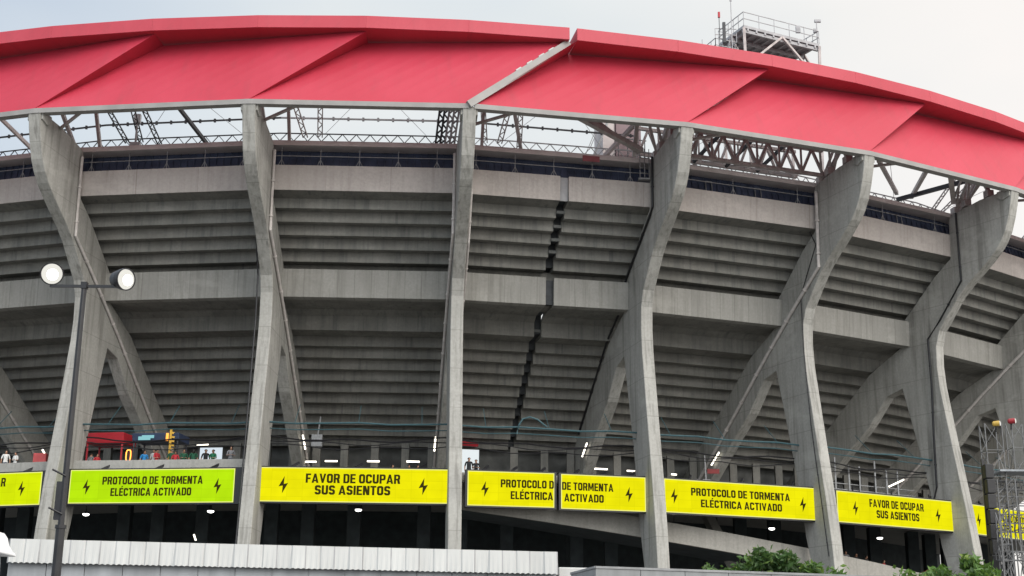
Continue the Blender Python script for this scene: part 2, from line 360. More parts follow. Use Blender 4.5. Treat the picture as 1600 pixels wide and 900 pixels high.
for b in range(FIRST, LAST):
    a, c = ri(b), ri(b + 1)
    if b == 3: gauge(b, a, JA); gauge(b, JB, c)
    else: gauge(b, a, c)
    # dark slot behind the ring beam, navy glazed band over the parapet, gutter
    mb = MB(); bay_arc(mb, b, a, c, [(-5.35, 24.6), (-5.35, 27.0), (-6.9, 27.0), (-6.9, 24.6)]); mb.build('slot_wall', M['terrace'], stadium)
    mb = MB(); bay_arc(mb, b, a, c, [(-.55, 31.6), (-.85, 33.38), (-1.2, 33.38), (-1.2, 31.6)])
    n = 26
    for k in range(n):                     # corrugation ribs of the dark cladding
        u = a + (c - a) * (k + .5) / n
        q0, q1 = bayP(b, u, -.53, 31.8), bayP(b, u, -.83, 33.36); mb.bar(q0, q1, .10, .05)
    mb.build('dark_cladding', M['navy'], stadium)
    mb = MB(); bay_arc(mb, b, a, c, [(.32, 33.36), (.32, 33.62), (-1.4, 33.66), (-1.4, 33.40)])
    bay_arc(mb, b, a, c, [(.10, 33.66), (.10, 33.78), (-.2, 33.78), (-.2, 33.66)]); mb.build('gutter_beam', M['gutter'], stadium)
    # railing with A shaped posts on the parapet
    mb = MB(); nP = 5
    for k in range(nP):
        u = a + (c - a) * (k + .35) / nP
        if b == 3 and JA - .02 < u < JB + .02: u += .06
        if b >= 4 and k % 2: continue
        q = bayP(b, u, .0, 32.03); mb.bar(q, bayP(b, u, .0, 33.3), .045)
        for s_ in (-1, 1): mb.bar(bayP(b, u + s_ * .018, .0, 32.03), bayP(b, u, .0, 32.5), .035)
    mb.bar(bayP(b, a + .03, .02, 32.72), bayP(b, c - .03, .02, 32.72), .05)
    mb.build('parapet_railing', M['galv'], stadium)
# expansion joint filler, recessed
def jstrip(sec):
    jf = MB()
    s2 = [(r - .30, z + .28) for r, z in sec]
    f0 = [bayP(3, JA - .004, r, z) for r, z in s2]; f1 = [bayP(3, JB + .004, r, z) for r, z in s2]
    for k in range(len(s2) - 1): jf.poly([f0[k], f1[k], f1[k + 1], f0[k + 1]])
    jf.build('joint_seal', M['joint'], stadium)
jstrip(UP); jstrip(LO)
jf = MB(); bay_arc(jf, 3, JA - .004, JB + .004, [(-4.5, 26.2), (-4.5, 24.5), (-4.7, 24.5), (-4.7, 26.2)])
jf.build('joint_seal', M['joint'], stadium)
mb = MB(); bay_arc(mb, 3, JA - .004, JB + .004, [(.0, 32.0), (-.08, 30.4), (-.2, 30.4), (-.2, 32.0)]); mb.build('joint_cover', M['jointgrey'], stadium)
for (r, z) in ((-.95, 29.9), (-1.85, 29.2), (-2.6, 28.5), (-3.4, 27.9), (-8.3, 23.6)):
    mb = MB(); mb.bar(bayP(3, JA, r, z), bayP(3, JB, r, z), .08, .2); mb.build('joint_bracket', M['dim2'], stadium)
# small doors in the dark cladding of the right bays
for b, us in ((4, (.32, .62)), (5, (.30, .62)), (3, ())):
    for u in us:
        x = ri(b) + u; mb = MB()
        for s_ in (0, .036): mb.bar(bayP(b, x + s_, -.45, 32.05), bayP(b, x + s_, -.55, 33.0), .05)
        mb.bar(bayP(b, x, -.55, 33.0), bayP(b, x + .036, -.55, 33.0), .05); mb.build('door_frame', M['galv'], stadium)
mb = MB(); bay_arc(mb, 3, 3.63, 3.72, [(.36, 33.15), (.36, 33.55), (.34, 33.55), (.34, 33.15)]); mb.build('red_strip', noisy('faded_red', (.24, .07, .08), .2, 1.5, .7), stadium)

# canopy -----------------------------------------------------------
LR, LZ, TR, TZ = 5.82, 34.14, 4.75, 39.52
RIN, ROUT = 2.65, 4.25                    # the sheet is folded back at its left end and runs nearly flush at its right end
def panel(mb, pts, th, m=0):              # quad/tri with thickness, pushed inwards
    c = sum(pts, Vector()) / len(pts); o = (Vector((CX, CY, 0)) - Vector((c.x, c.y, 0))).normalized() * th
    mb.prism(pts, [p + o for p in pts], m)
for i in range(FIRST, LAST):
    i0, i1 = ri(i), ri(i + 1); e = .5
    jl = .022 if i == 3 else 0.0          # open joint at the fourth pillar
    jr = .022 if i == 2 else 0.0
    A, B = P(i0 + jl, LR, LZ), P(i1 - jr * .2, LR, LZ)
    C_, D_ = P(i1 + e - jr, ROUT, TZ), P(i0 + e + jl * .3, RIN, TZ - .02)
    if i == 3: D_ = P(i0 + e, RIN, TZ - .02)
    mb = MB()
    N = 10                                # ruled surface from the lower edge to the folded upper edge
    lo = [A.lerp(B, k / N) for k in range(N + 1)]; hi = [D_.lerp(C_, k / N) for k in range(N + 1)]
    inn = lambda p: p + (Vector((CX, CY, p.z)) - p).normalized() * .12
    for k in range(N):
        mb.poly([lo[k], lo[k + 1], hi[k + 1], hi[k]]); mb.poly([inn(lo[k]), inn(hi[k]), inn(hi[k + 1]), inn(lo[k + 1])])
    for a_, b_ in ((lo, 1), (hi, 1)):
        for k in range(N): mb.poly([a_[k], a_[k + 1], inn(a_[k + 1]), inn(a_[k])])
    for k in (0, N): mb.poly([lo[k], hi[k], inn(hi[k]), inn(lo[k])])
    pan = mb.build('canopy_panel', M['red'], stadium)
    # triangular return where this sheet steps behind its left neighbour
    rt = MB(); Cp = P(i0 + e + jl * .4, ROUT + (.35 if i == 3 else 0), TZ)
    a3 = A + Vector((0, 0, .02))
    panel(rt, [a3, D_, Cp], .06); rt.build('fold_panel', M['red'], pan)
    # cap fascia and its soffit
    m0, m1 = i0 + e + (.010 if i == 3 else 0), i1 + e - (.026 if i == 2 else 0)
    cp = MB(); mid = (m0 + m1) / 2
    for a_, b_ in ((m0, mid), (mid, m1)):
        arc(cp, a_, b_, [(TR, TZ), (TR - .02, TZ + .86), (TR - 3.4, TZ + .86), (TR - 3.4, TZ + .06)])
    cp.build('cap_fascia', M['redcap'], pan, bevel=.02)
    tr = MB()
    arc(tr, i0 + jl, i1 - jr * .2, [(LR + .02, LZ - .30), (LR + .05, LZ), (LR - .5, LZ + .02), (LR - .5, LZ - .30)]); tr.build('edge_beam', M['trim'], pan)
    if i == 2:                            # grey rafter along the open joint
        ed = MB(); ed.bar(B + Vector((0, -.1, -.1)), C_ + Vector((0, 0, .0)), .25, .45); ed.build('edge_rafter', M['trim'], pan)
        ed = MB()
        for q in (.55, .66, .78, .88): ed.bar(B.lerp(C_, q - .05) + Vector((-.25, -.05, .12)), B.lerp(C_, q) + Vector((-.25, -.05, .12)), .1); 
        ed.build('torn_flap', M['white'], pan)

# roof steel between the pillars and the canopy --------------------
def steel(name, mat, parts):
    mb = MB(); parts(mb); return mb.build(name, mat, stadium)
for i in range(FIRST, LAST):
    i0, i1 = ri(i), ri(i + 1)
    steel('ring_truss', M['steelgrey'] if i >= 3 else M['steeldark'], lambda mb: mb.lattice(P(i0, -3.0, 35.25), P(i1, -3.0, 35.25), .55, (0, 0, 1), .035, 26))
    def rod(mb):
        mb.bar(P(i0, -3.0, 36.65), P(i1, -3.0, 36.65), .10)
        for k in range(12): 
            q0 = P(i0, -3.0, 36.65).lerp(P(i1, -3.0, 36.65), (k + .5) / 12); mb.box(q0, (.14, .14, .24))
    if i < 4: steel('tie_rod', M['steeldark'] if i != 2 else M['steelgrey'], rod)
    def wires(mb):
        mb.tube([P(i0 + .25, -3, 35.5), P(i0 + .6, 1.0, 38.4)], .018, 4); mb.tube([P(i0 + .8, -3, 35.5), P(i0 + .45, 1.0, 38.6)], .018, 4)
    steel('stay_wire', M['steelgrey'], wires)
    # rafters that carry the canopy, one frame at each pillar
    for k, (u, r0_, z0_, u1, r1_, z1_, mat, wd) in enumerate([
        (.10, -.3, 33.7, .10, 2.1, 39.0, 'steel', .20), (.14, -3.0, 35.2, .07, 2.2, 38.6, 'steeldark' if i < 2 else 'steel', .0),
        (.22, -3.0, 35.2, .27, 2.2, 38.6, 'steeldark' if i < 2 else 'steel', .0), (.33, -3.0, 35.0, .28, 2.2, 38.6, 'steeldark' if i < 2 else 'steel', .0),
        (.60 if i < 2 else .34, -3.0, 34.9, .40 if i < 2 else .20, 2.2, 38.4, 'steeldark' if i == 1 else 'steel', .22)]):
        if i == 2 and k > 2: continue
        if i in (4, 5) and k in (1, 2, 3): continue
        def leg(mb):
            a_, b_ = P(i0 + u, r0_, z0_), P(i0 + u1, r1_, z1_)
            if wd: mb.bar(a_, b_, wd)
            else: mb.lattice(a_, b_, .30, frame(i0)[1], .035)
        steel('canopy_strut', M[mat], leg)
    steel('pillar_brace', M['steel'], lambda mb: (mb.bar(P(i0 + .02, 3.2, 33.8), P(i0 + .22, 5.3, 34.0), .16), mb.bar(P(i0, .6, 33.5), P(i0, 4.2, 36.5), .22)))
# the dark cluster of frames left of the fourth pillar
for u in (2.90, 2.925, 2.95, 2.975):
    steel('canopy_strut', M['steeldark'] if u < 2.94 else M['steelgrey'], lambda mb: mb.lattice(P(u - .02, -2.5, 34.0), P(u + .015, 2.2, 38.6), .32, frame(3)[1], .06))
# heavy lattice girder in the bays right of the fifth pillar
def girder(mb, i0, i1, r, z0, z1, n, wd):
    a0, a1, b0, b1 = P(i0, r, z0), P(i1, r, z0), P(i0, r, z1), P(i1, r, z1)
    mb.bar(a0, a1, wd); mb.bar(b0, b1, wd)
    for k in range(n):
        p, q = a0.lerp(a1, k / n), b0.lerp(b1, (k + .5) / n); p2 = a0.lerp(a1, (k + 1) / n)
        mb.bar(p, q, wd * .7); mb.bar(q, p2, wd * .7); mb.bar(p, b0.lerp(b1, k / n), wd * .55)
steel('lattice_girder', M['steel'], lambda mb: girder(mb, 4.06, 5.0, .9, 34.05, 35.9, 7, .24))
steel('lattice_girder', M['steel'], lambda mb: girder(mb, 4.0, 5.0, -2.2, 35.0, 36.9, 8, .22))
def xweb(mb):
    for k in range(6):
        u = 4.1 + k * .15; mb.bar(P(u, .9, 34.05), P(u + .12, -2.2, 35.0), .16); mb.bar(P(u, -2.2, 35.0), P(u + .1, .9, 34.05), .12)
        mb.bar(P(u, .9, 35.9), P(u + .08, 2.2, 38.5), .12); mb.bar(P(u + .07, -2.2, 36.9), P(u, 2.2, 38.7), .1)
steel('girder_bracing', M['steel'], xweb)
for k in range(4): steel('girder_bracing', M['steeldark'], lambda mb: mb.bar(P(4.12 + .2 * k, -2, 34.8), P(4.3 + .2 * k, 2.0, 37.8), .2))
for a_, b_, w_ in ((P(5.114, 4.9, 34.1), P(5.79, -2.5, 35.6), .26), (P(5.425, 4.9, 34.05), P(5.917, -2.5, 35.6), .26), (P(5.595, 4.9, 34.15), P(6.011, .4, 34.6), .36),
                   (P(5.80, 4.0, 34.6), P(6.04, .5, 34.5), .14), (P(5.88, 4.0, 34.65), P(6.12, .6, 34.8), .14), (P(5.72, 4.4, 34.4), P(5.98, .6, 34.5), .12),
                   (P(3.50, 4.9, 34.3), P(3.93, .8, 34.0), .34), (P(3.56, 2.0, 36.2), P(3.92, .6, 33.9), .2), (P(3.86, 3.0, 36.5), P(3.90, .4, 33.7), .25), (P(3.80, -2.0, 34.5), P(4.0, 3.0, 37.4), .25)):
    mb = MB(); mb.bar(a_, b_, w_); mb.build('canopy_strut', M['steel'], stadium)

steel('canopy_strut', M['steeldark'], lambda mb: mb.bar(P(5.80, -2.6, 35.15), P(5.836, 3.5, 34.85), .28))
for i in (4, 5, 6):
    if 1:
        for (r, z) in ((1.6, 34.1), (3.6, 34.25), (.6, 33.8)):
            mb = MB(); mb.box(P(ri(i), r, z, -.1), (.5, .6, .5), .2)
            mb.bar(P(ri(i), r, z), P(ri(i) - .10, min(r + 1.6, 3.4), z + 2.2), .16); mb.bar(P(ri(i), r, z), P(ri(i) + .03, min(r + 1.4, 3.2), z + 2.6), .14)
            mb.build('canopy_strut', M['steel'], stadium)
# caged ladder beside the fifth pillar
def cage(mb):
    for s_ in (-.025, .0, .025): mb.bar(P(3.955 + s_, .45, 32.1), P(3.955 + s_, .45, 34.3), .05)
    for k in range(6): mb.bar(P(3.93, .47, 32.2 + k * .36), P(3.98, .47, 32.2 + k * .36), .04)
    mb.box(P(3.955, .3, 32.15), (.75, .5, .10))
steel('caged_ladder', M['galv'], cage)
# machinery booth behind the canopy, beside the fifth pillar
mb = MB(); mb.prism([P(3.98, -6, 36.2), P(4.14, -6, 36.2), P(4.14, -8.4, 36.2), P(3.98, -8.4, 36.2)], [P(3.98, -6, 40.4), P(4.14, -6, 40.4), P(4.14, -8.4, 40.4), P(3.98, -8.4, 40.4)])
mb.build('machine_booth', noisy('booth_paint', (.20, .14, .15), .1, 2, .6), stadium)
mb = MB(); mb.prism([P(3.90, -6.2, 36.2), P(3.975, -6.2, 36.2), P(3.975, -8.2, 36.2), P(3.90, -8.2, 36.2)], [P(3.90, -6.2, 40.0), P(3.975, -6.2, 40.0), P(3.975, -8.2, 40.0), P(3.90, -8.2, 40.0)])
mb.build('machine_booth', M['gutter'], stadium)
mb = MB()
for z in (36.6, 37.5):
    mb.bar(P(3.97, -5.6, z), P(4.16, -5.6, z), .07)
for u in (3.98, 4.04, 4.10, 4.15): mb.bar(P(u, -5.6, 35.8), P(u, -5.6, 37.5), .07)
mb.box(P(4.06, -5.8, 35.75), (2.6, 1.6, .25), .1); mb.build('booth_landing', M['steeldark'], stadium)
mb = MB(); mb.bar(P(3.80, -5.5, 35.2), P(3.94, -5.5, 39.4), .35, .12)
for k in range(2): mb.bar(P(3.79, -5.2 - k * 1.0, 36.2), P(3.93, -5.2 - k * 1.0, 40.4), .05)
mb.build('booth_stair', M['galv'], stadium)

# concourse --------------------------------------------------------
for b in range(FIRST, LAST):
    a, c = ri(b), ri(b + 1)
    mb = MB(); bay_arc(mb, b, a, c, [(-2.2, 12.10), (-2.2, 12.50), (-20.0, 12.50), (-20.0, 12.10)]); mb.build('concourse_slab', M['deck'], stadium)
    top = 13.28 if b in (0, 1) else 12.62
    mb = MB(); bay_arc(mb, b, a, c, [(-2.25, 12.0), (-2.3, top), (-2.6, top), (-2.6, 12.0)]); mb.build('concourse_parapet', M['deck'], stadium, bevel=.02)
    # back wall with the two openings to the stands
    ops = {1: (1.150, 1.345), 3: (3.165, 3.312)}
    mb = MB()
    spans = [(a, c)] if b not in ops else [(a, ops[b][0]), (ops[b][1], c)]
    for s0, s1 in spans: bay_arc(mb, b, s0, s1, [(-18.4, 12.5), (-18.4, 18.0), (-18.8, 18.0), (-18.8, 12.5)])
    if b in ops: bay_arc(mb, b, ops[b][0], ops[b][1], [(-18.4, 16.8), (-18.4, 18.0), (-18.8, 18.0), (-18.8, 16.8)])
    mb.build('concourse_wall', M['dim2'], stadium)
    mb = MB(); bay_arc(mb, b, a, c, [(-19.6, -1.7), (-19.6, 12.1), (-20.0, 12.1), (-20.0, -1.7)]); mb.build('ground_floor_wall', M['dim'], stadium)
    mb = MB()
    for u in (.12, .42, .88):
        q = bayP(b, a + u * (c - a), -13.0, 0); mb.box((q.x, q.y, 5.0 + 1.85), (.9, .9, 13.7))
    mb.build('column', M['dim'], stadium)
    for u in (.10, .30, .52, .74, .93):
        q = a + u * (c - a)
        if b in ops and ops[b][0] - .02 < q < ops[b][1] + .02: continue
        mb = MB(); p_ = bayP(b, q, -16.2, 0); mb.box((p_.x, p_.y, H + 14.6), (.55, .55, 4.1)); mb.build('concourse_column', M['terrace'], stadium)
    mb = MB()
    for r, z, rad in ((-3.0, 15.72, .06), (-3.2, 15.35, .035)):
        mb.tube([bayP(b, a + (c - a) * k / 6, r, z + .06 * math.sin(k * 2.1 + b)) for k in range(7)], rad, 6)
    for k in range(3):
        q = a + (c - a) * (k + .5) / 3; mb.bar(bayP(b, q, -3.0, 15.7), bayP(b, q, -4.6, 17.2), .035)
    mb.build('service_pipe', M['teal'], stadium)
    mb = MB()
    for s_, z in enumerate((14.95, 14.75, 14.45)):
        mb.tube([bayP(b, a + (c - a) * k / 10, -3.6, z + .10 * math.sin(k * 1.3 + s_ * 2 + b) - .25 * math.sin(math.pi * k / 10)) for k in range(11)], .035 if s_ else .05, 5)
    mb.build('cable_run', M['black'], stadium)
# looped pipe beside the joint
mb = MB(); mb.tube([P(3.34, -3.2, 15.3), P(3.35, -3.2, 15.9), P(3.37, -3.2, 16.3), P(3.41, -3.2, 16.45), P(3.45, -3.2, 16.3), P(3.5, -3.2, 15.85)], .06, 8); mb.build('service_pipe', M['teal'], stadium)
# ramp behind the right pillars
rp = MB(); zt = lambda u: 10.07 - 1.46 * (u - 4.157)
us = [3.03, 3.5, 4.0, 4.5, 5.0, 5.5, 6.0, 6.5, 7.0, 7.5, 8.0]
for u0, u1 in zip(us[:-1], us[1:]):
    rp.prism([P(u0, -3.4, zt(u0) - 1.25), P(u0, -3.4, zt(u0)), P(u0, -3.7, zt(u0)), P(u0, -3.7, zt(u0) - 1.25)],
             [P(u1, -3.4, zt(u1) - 1.25), P(u1, -3.4, zt(u1)), P(u1, -3.7, zt(u1)), P(u1, -3.7, zt(u1) - 1.25)])
rp.build('ramp_parapet', M['ramp'], stadium)
rs = MB()
for u0, u1 in zip(us[:-1], us[1:]):
    rs.prism([P(u0, -3.7, zt(u0) - 1.2), P(u0, -3.7, zt(u0) - .9), P(u0, -8.5, zt(u0) - .9), P(u0, -8.5, zt(u0) - 1.2)],
             [P(u1, -3.7, zt(u1) - 1.2), P(u1, -3.7, zt(u1) - .9), P(u1, -8.5, zt(u1) - .9), P(u1, -8.5, zt(u1) - 1.2)])
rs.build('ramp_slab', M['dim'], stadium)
mb = MB(); mb.bar(P(4.575, -7.5, 11.2), P(4.76, -7.5, 7.5), .7, .6); mb.build('leaning_column', M['ramp'], stadium)
# posts on the concourse of the sixth bay
for k, u in enumerate((5.28, 5.38, 5.46, 5.58, 5.67, 5.76)):
    mb = MB(); q = P(u, -4.0, 12.5); mb.bar(q, q + Vector((0, 0, 2.3 + .5 * (k % 3 == 0))), .10); mb.build('concourse_post', M['galv'], stadium)
mb = MB(); mb.bar(P(5.2, -4, 13.5), P(5.9, -4, 13.5), .05); mb.bar(P(5.2, -4, 13.1), P(5.9, -4, 13.1), .05); mb.build('concourse_railing', M['galv'], stadium)

# ------------------------------------------------------------------ LED message boards
def led(name, col, d):
    """LED wall: emission with slight differences from one cabinet to the next and thin cabinet seams"""
    m = bpy.data.materials.new(name); m.use_nodes = True; t = m.node_tree; t.nodes.clear()
    e = t.nodes.new('ShaderNodeEmission'); o = t.nodes.new('ShaderNodeOutputMaterial'); t.links.new(e.outputs[0], o.inputs[0])
    c = t.nodes.new('ShaderNodeTexCoord'); dt = t.nodes.new('ShaderNodeVectorMath'); dt.operation = 'DOT_PRODUCT'
    t.links.new(c.outputs['Object'], dt.inputs[0]); dt.inputs[1].default_value = d
    sp = t.nodes.new('ShaderNodeSeparateXYZ'); t.links.new(c.outputs['Object'], sp.inputs[0])
    u = mth(t, 'DIVIDE', dt.outputs['Value'], .96); v = mth(t, 'DIVIDE', mth(t, 'ADD', sp.outputs[2], 5.0), .53)
    cv = t.nodes.new('ShaderNodeCombineXYZ'); t.links.new(mth(t, 'FLOOR', u), cv.inputs[0]); t.links.new(mth(t, 'FLOOR', v), cv.inputs[1])
    wn = t.nodes.new('ShaderNodeTexWhiteNoise'); wn.noise_dimensions = '2D'; t.links.new(cv.outputs[0], wn.inputs['Vector'])
    seam = mth(t, 'MAXIMUM', mth(t, 'LESS_THAN', mth(t, 'FRACT', u), .03), mth(t, 'LESS_THAN', mth(t, 'FRACT', v), .05))
    n = t.nodes.new('ShaderNodeTexNoise'); n.inputs['Scale'].default_value = 1.1; n.inputs['Detail'].default_value = 2; t.links.new(c.outputs['Object'], n.inputs[0])
    k = mth(t, 'ADD', mth(t, 'MULTIPLY', wn.outputs[0], .09), mapr(t, n.outputs[0], .3, .7, .88, .97))
    t.links.new(mth(t, 'MULTIPLY', mth(t, 'MULTIPLY', k, mth(t, 'SUBTRACT', 1.0, mth(t, 'MULTIPLY', seam, .10))), 1 / EXPO), e.inputs[1])
    e.inputs[0].default_value = (*col, 1); return m
LEDC = {'ledy': (.90, .84, .004), 'ledg': (.50, .83, .006), 'ledm': (.70, .85, .004)}
M['ledtext'] = emit('led_dark', (.045, .037, .008), 1 / EXPO)
M['ledrim'] = emit('led_rim', (.93, .93, .30), 1 / EXPO)
def ring_seg(x0, y0, x1, y1, t, c, parts):
    """pieces of a chamfered ring: which sides/corners to draw"""
    q = []; ci = max(.02, c - t * .42)
    o = {'b': [(x0 + c, y0), (x1 - c, y0), (x1 - t - ci, y0 + t), (x0 + t + ci, y0 + t)], 't': [(x0 + c, y1), (x1 - c, y1), (x1 - t - ci, y1 - t), (x0 + t + ci, y1 - t)],
         'l': [(x0, y0 + c), (x0, y1 - c), (x0 + t, y1 - t - ci), (x0 + t, y0 + t + ci)], 'r': [(x1, y0 + c), (x1, y1 - c), (x1 - t, y1 - t - ci), (x1 - t, y0 + t + ci)],
         'bl': [(x0, y0 + c), (x0 + c, y0), (x0 + t + ci, y0 + t), (x0 + t, y0 + t + ci)], 'br': [(x1, y0 + c), (x1 - c, y0), (x1 - t - ci, y0 + t), (x1 - t, y0 + t + ci)],
         'tl': [(x0, y1 - c), (x0 + c, y1), (x0 + t + ci, y1 - t), (x0 + t, y1 - t - ci)], 'tr': [(x1, y1 - c), (x1 - c, y1), (x1 - t - ci, y1 - t), (x1 - t, y1 - t - ci)]}
    return [o[k] for k in parts.split()]
def bx(x0, y0, x1, y1): return [(x0, y0), (x1, y0), (x1, y1), (x0, y1)]
TS, TH, CH = .215, .185, .14             # stem and bar thickness, corner cut of the heavy square lettering
def glyph(ch):
    w_ = .60; t, h, c = TS, TH, CH; L = bx(0, 0, t, 1)
    if ch == ' ': return .19, []
    if ch == 'I': return t, [L]
    if ch == 'L': return .50, [L, bx(t, 0, .50, h)]
    if ch == 'E' or ch == '\u00c9':
        g = [L, bx(t, 0, .53, h), bx(t, 1 - h, .53, 1), bx(t, .5 - h / 2, .49, .5 + h / 2)]
        if ch != 'E': g.append([(.22, 1.07), (.36, 1.07), (.50, 1.26), (.29, 1.26)])
        return .53, g
    if ch == 'F': return .51, [L, bx(t, 1 - h, .51, 1), bx(t, .5 - h / 2 - .02, .47, .5 + h / 2 - .02)]
    if ch == 'T': return .56, [bx(0, 1 - h, .56, 1), bx(.28 - t / 2, 0, .28 + t / 2, 1 - h)]
    if ch == 'O': return w_, ring_seg(0, 0, w_, 1, t, c, 'b t l r bl br tl tr')
    if ch == 'C': return w_, ring_seg(0, 0, w_, 1, t, c, 'b t l bl br tl tr') + [bx(w_ - t, .67, w_, 1 - c), bx(w_ - t, c, w_, .33)]
    if ch == 'D': return w_, [L] + [bx(t, 0, w_ - c, h), bx(t, 1 - h, w_ - c, 1)] + ring_seg(0, 0, w_, 1, t, c, 'r br tr')
    if ch == 'U': return w_, ring_seg(0, 0, w_, 1, t, c, 'b bl br') + [bx(0, c, t, 1), bx(w_ - t, c, w_, 1)]
    if ch in 'PR':
        y0 = .36 if ch == 'P' else .38
        g = [L, bx(t, y0, w_ - c, y0 + h), bx(t, 1 - h, w_ - c, 1)] + ring_seg(0, y0, w_, 1, t, c * .9, 'r br tr')
        if ch == 'R': g.append([(w_ - t - .08, y0), (w_ - .06, y0 + .05), (w_ + .02, 0), (w_ - t - .01, 0)])
        return w_ + (.02 if ch == 'R' else 0), g
    if ch == 'S':
        m = .5
        return .58, ring_seg(0, m - h / 2, .58, 1, t, c, 't l tl tr bl') + [bx(.58 - t, .72, .58, 1 - c)] + ring_seg(0, 0, .58, m + h / 2, t, c, 'b r bl br tr') + [bx(0, c, t, .28), bx(c, m - h / 2, .58 - c, m + h / 2)]
    if ch == 'A': return .68, [[(0, 0), (.21, 0), (.42, 1), (.24, 1)], [(.68, 0), (.47, 0), (.26, 1), (.44, 1)], bx(.18, .17, .50, .33)]
    if ch == 'V': return .66, [[(0, 1), (.21, 1), (.42, 0), (.24, 0)], [(.66, 1), (.45, 1), (.24, 0), (.42, 0)]]
    if ch == 'N': return .62, [L, bx(.62 - t, 0, .62, 1), [(t * .2, 1), (t * 1.25, 1), (.62 - t * .2, 0), (.62 - t * 1.25, 0)]]
    if ch == 'M': return .78, [L, bx(.78 - t, 0, .78, 1), [(t * .3, 1), (t * 1.2, 1), (.47, .12), (.33, .12)], [(.78 - t * .3, 1), (.78 - t * 1.2, 1), (.31, .12), (.45, .12)]]
    raise ValueError(ch)
def text_polys(body):
    x = 0; out_ = []
    for ch in body:
        w_, g = glyph(ch); out_ += [[(x + a, b) for a, b in p] for p in g]; x += w_ + .07
    return out_
BOLT = [(.60, 1), (0, .40), (.44, .45), (.40, 0), (1, .60), (.55, .55)]
def board(u0, u1, z0, z1, mat, label, lines, bolts, end=.14):
    a, b = P(u0, -1.6, 0), P(u1, -1.6, 0); L = (b - a).length; d = (b - a) / L; o = Vector((d.y, -d.x, 0))   # o points at the viewer
    a = Vector((a.x, a.y, H + z0)); hgt = z1 - z0; up = Vector((0, 0, 1))
    root = empty('message_board', a); tag(root, label, 'LED sign', 'LED message boards hung between the pillars')
    hb = MB(); q = lambda x, y, w_: a + d * x + up * y + o * w_
    hb.prism([q(-.14, -.10, -.42), q(L + end, -.10, -.42), q(L + end, hgt + .08, -.42), q(-.14, hgt + .08, -.42)],
             [q(-.14, -.10, -.012), q(L + end, -.10, -.012), q(L + end, hgt + .08, -.012), q(-.14, hgt + .08, -.012)])
    hb.build('housing', M['black'], root)
    s = MB(); s.prism([q(0, 0, -.05), q(L, 0, -.05), q(L, hgt, -.05), q(0, hgt, -.05)], [q(0, 0, 0.004), q(L, 0, 0.004), q(L, hgt, 0.004), q(0, hgt, 0.004)]); s.build('screen', led('led_screen', LEDC[mat], d), root)
    rm = MB(); e = .05
    for (x0, y0, x1, y1) in ((0, 0, L, e), (0, hgt - e, L, hgt), (0, e, e, hgt - e), (L - e, e, L, hgt - e)):
        rm.prism([q(x0, y0, .005), q(x1, y0, .005), q(x1, y1, .005), q(x0, y1, .005)], [q(x0, y0, .010), q(x1, y0, .010), q(x1, y1, .010), q(x0, y1, .010)])
    rm.build('screen_edge', M['ledrim'], root)
    tx = MB()
    for (body, x0, x1, y0, h) in lines:
        ps = text_polys(body); xs = [v[0] for p in ps for v in p]; mn, mxx = min(xs), max(xs); sx = (x1 - x0) * L / (mxx - mn)
        for n_, p in enumerate(ps): tx.poly([q(x0 * L + (a_ - mn) * sx, y0 + b_ * h, .012 + .0004 * (n_ % 9)) for a_, b_ in p])
    if lines: tx.build('lettering', M['ledtext'], root)
    for (x, y0, w_, h) in bolts:
        bl = MB(); pts = [(x * L + (bx - .5) * w_, y0 + by * h) for bx, by in BOLT]
        bl.prism([q(px, py, .012) for px, py in pts], [q(px, py, .020) for px, py in pts]); bl.build('lightning_bolt', M['ledtext'], root)
    for k in range(3):
        br = MB(); x = L * (k + .5) / 3; br.bar(q(x, hgt + .05, -.35), q(x + .5, hgt + .45, -.9), .10, .14); br.build('bracket', M['black'], root)
    return root
T1, T2, T3, T4 = 'PROTOCOLO DE TORMENTA', 'EL\u00c9CTRICA ACTIVADO', 'FAVOR DE OCUPAR', 'SUS ASIENTOS'
YB, YT, HT = .50, 1.20, .50
board(.07, .911, 10.42, 12.50, 'ledm', 'yellowish lime board cut by the left picture edge, only its last letter and bolt showing', [(T3, .25, .75, 1.22, .56), (T4, .30, .70, .50, .56)], [(.865, .55, .50, 1.0)], .45)
board(1.068, 1.923, 10.46, 12.56, 'ledg', 'lime green storm protocol board between the first two whole pillars, behind the street lamp pole', [(T1, .20, .81, 1.16, .50), (T2, .255, .745, .44, .50)], [(.105, .52, .50, 1.0), (.90, .52, .50, 1.0)], .55)
board(2.030, 2.984, 10.53, 12.65, 'ledy', 'yellow seat-request board left of the centre pillar, under horizontal tube lights', [(T3, .256, .745, 1.18, .58), (T4, .305, .695, .46, .58)], [(.142, .50, .58, 1.08), (.865, .50, .58, 1.08)])
board(3.074, 3.511, 10.46, 12.62, 'ledy', 'left half of the split yellow storm board, ending in PROTOCOLO D', [('PROTOCOLO D', .38, .995, 1.18, .50), ('EL\u00c9CTRICA', .495, .985, .46, .50)], [(.20, .55, .50, 1.0)])
board(3.546, 3.990, 10.42, 12.60, 'ledy', 'right half of the split yellow storm board, reading DE TORMENTA', [('DE TORMENTA', .01, .615, 1.18, .50), ('ACTIVADO', .035, .50, .46, .50)], [(.80, .55, .50, 1.0)])
board(4.092, 5.010, 10.46, 12.60, 'ledy', 'yellow storm protocol board running in front of the pillar with the thick pale drain pipe', [(T1, .165, .80, 1.16, .50), (T2, .225, .745, .44, .50)], [(.06, .55, .50, 1.0), (.885, .50, .50, 1.0)])
board(5.122, 5.980, 10.46, 12.56, 'ledy', 'yellow board asking people to take their seats, above the shrubs with thin posts over it', [(T3, .27, .74, 1.20, .54), (T4, .325, .695, .48, .54)], [(.15, .52, .50, 1.0), (.865, .52, .50, 1.0)], .45)
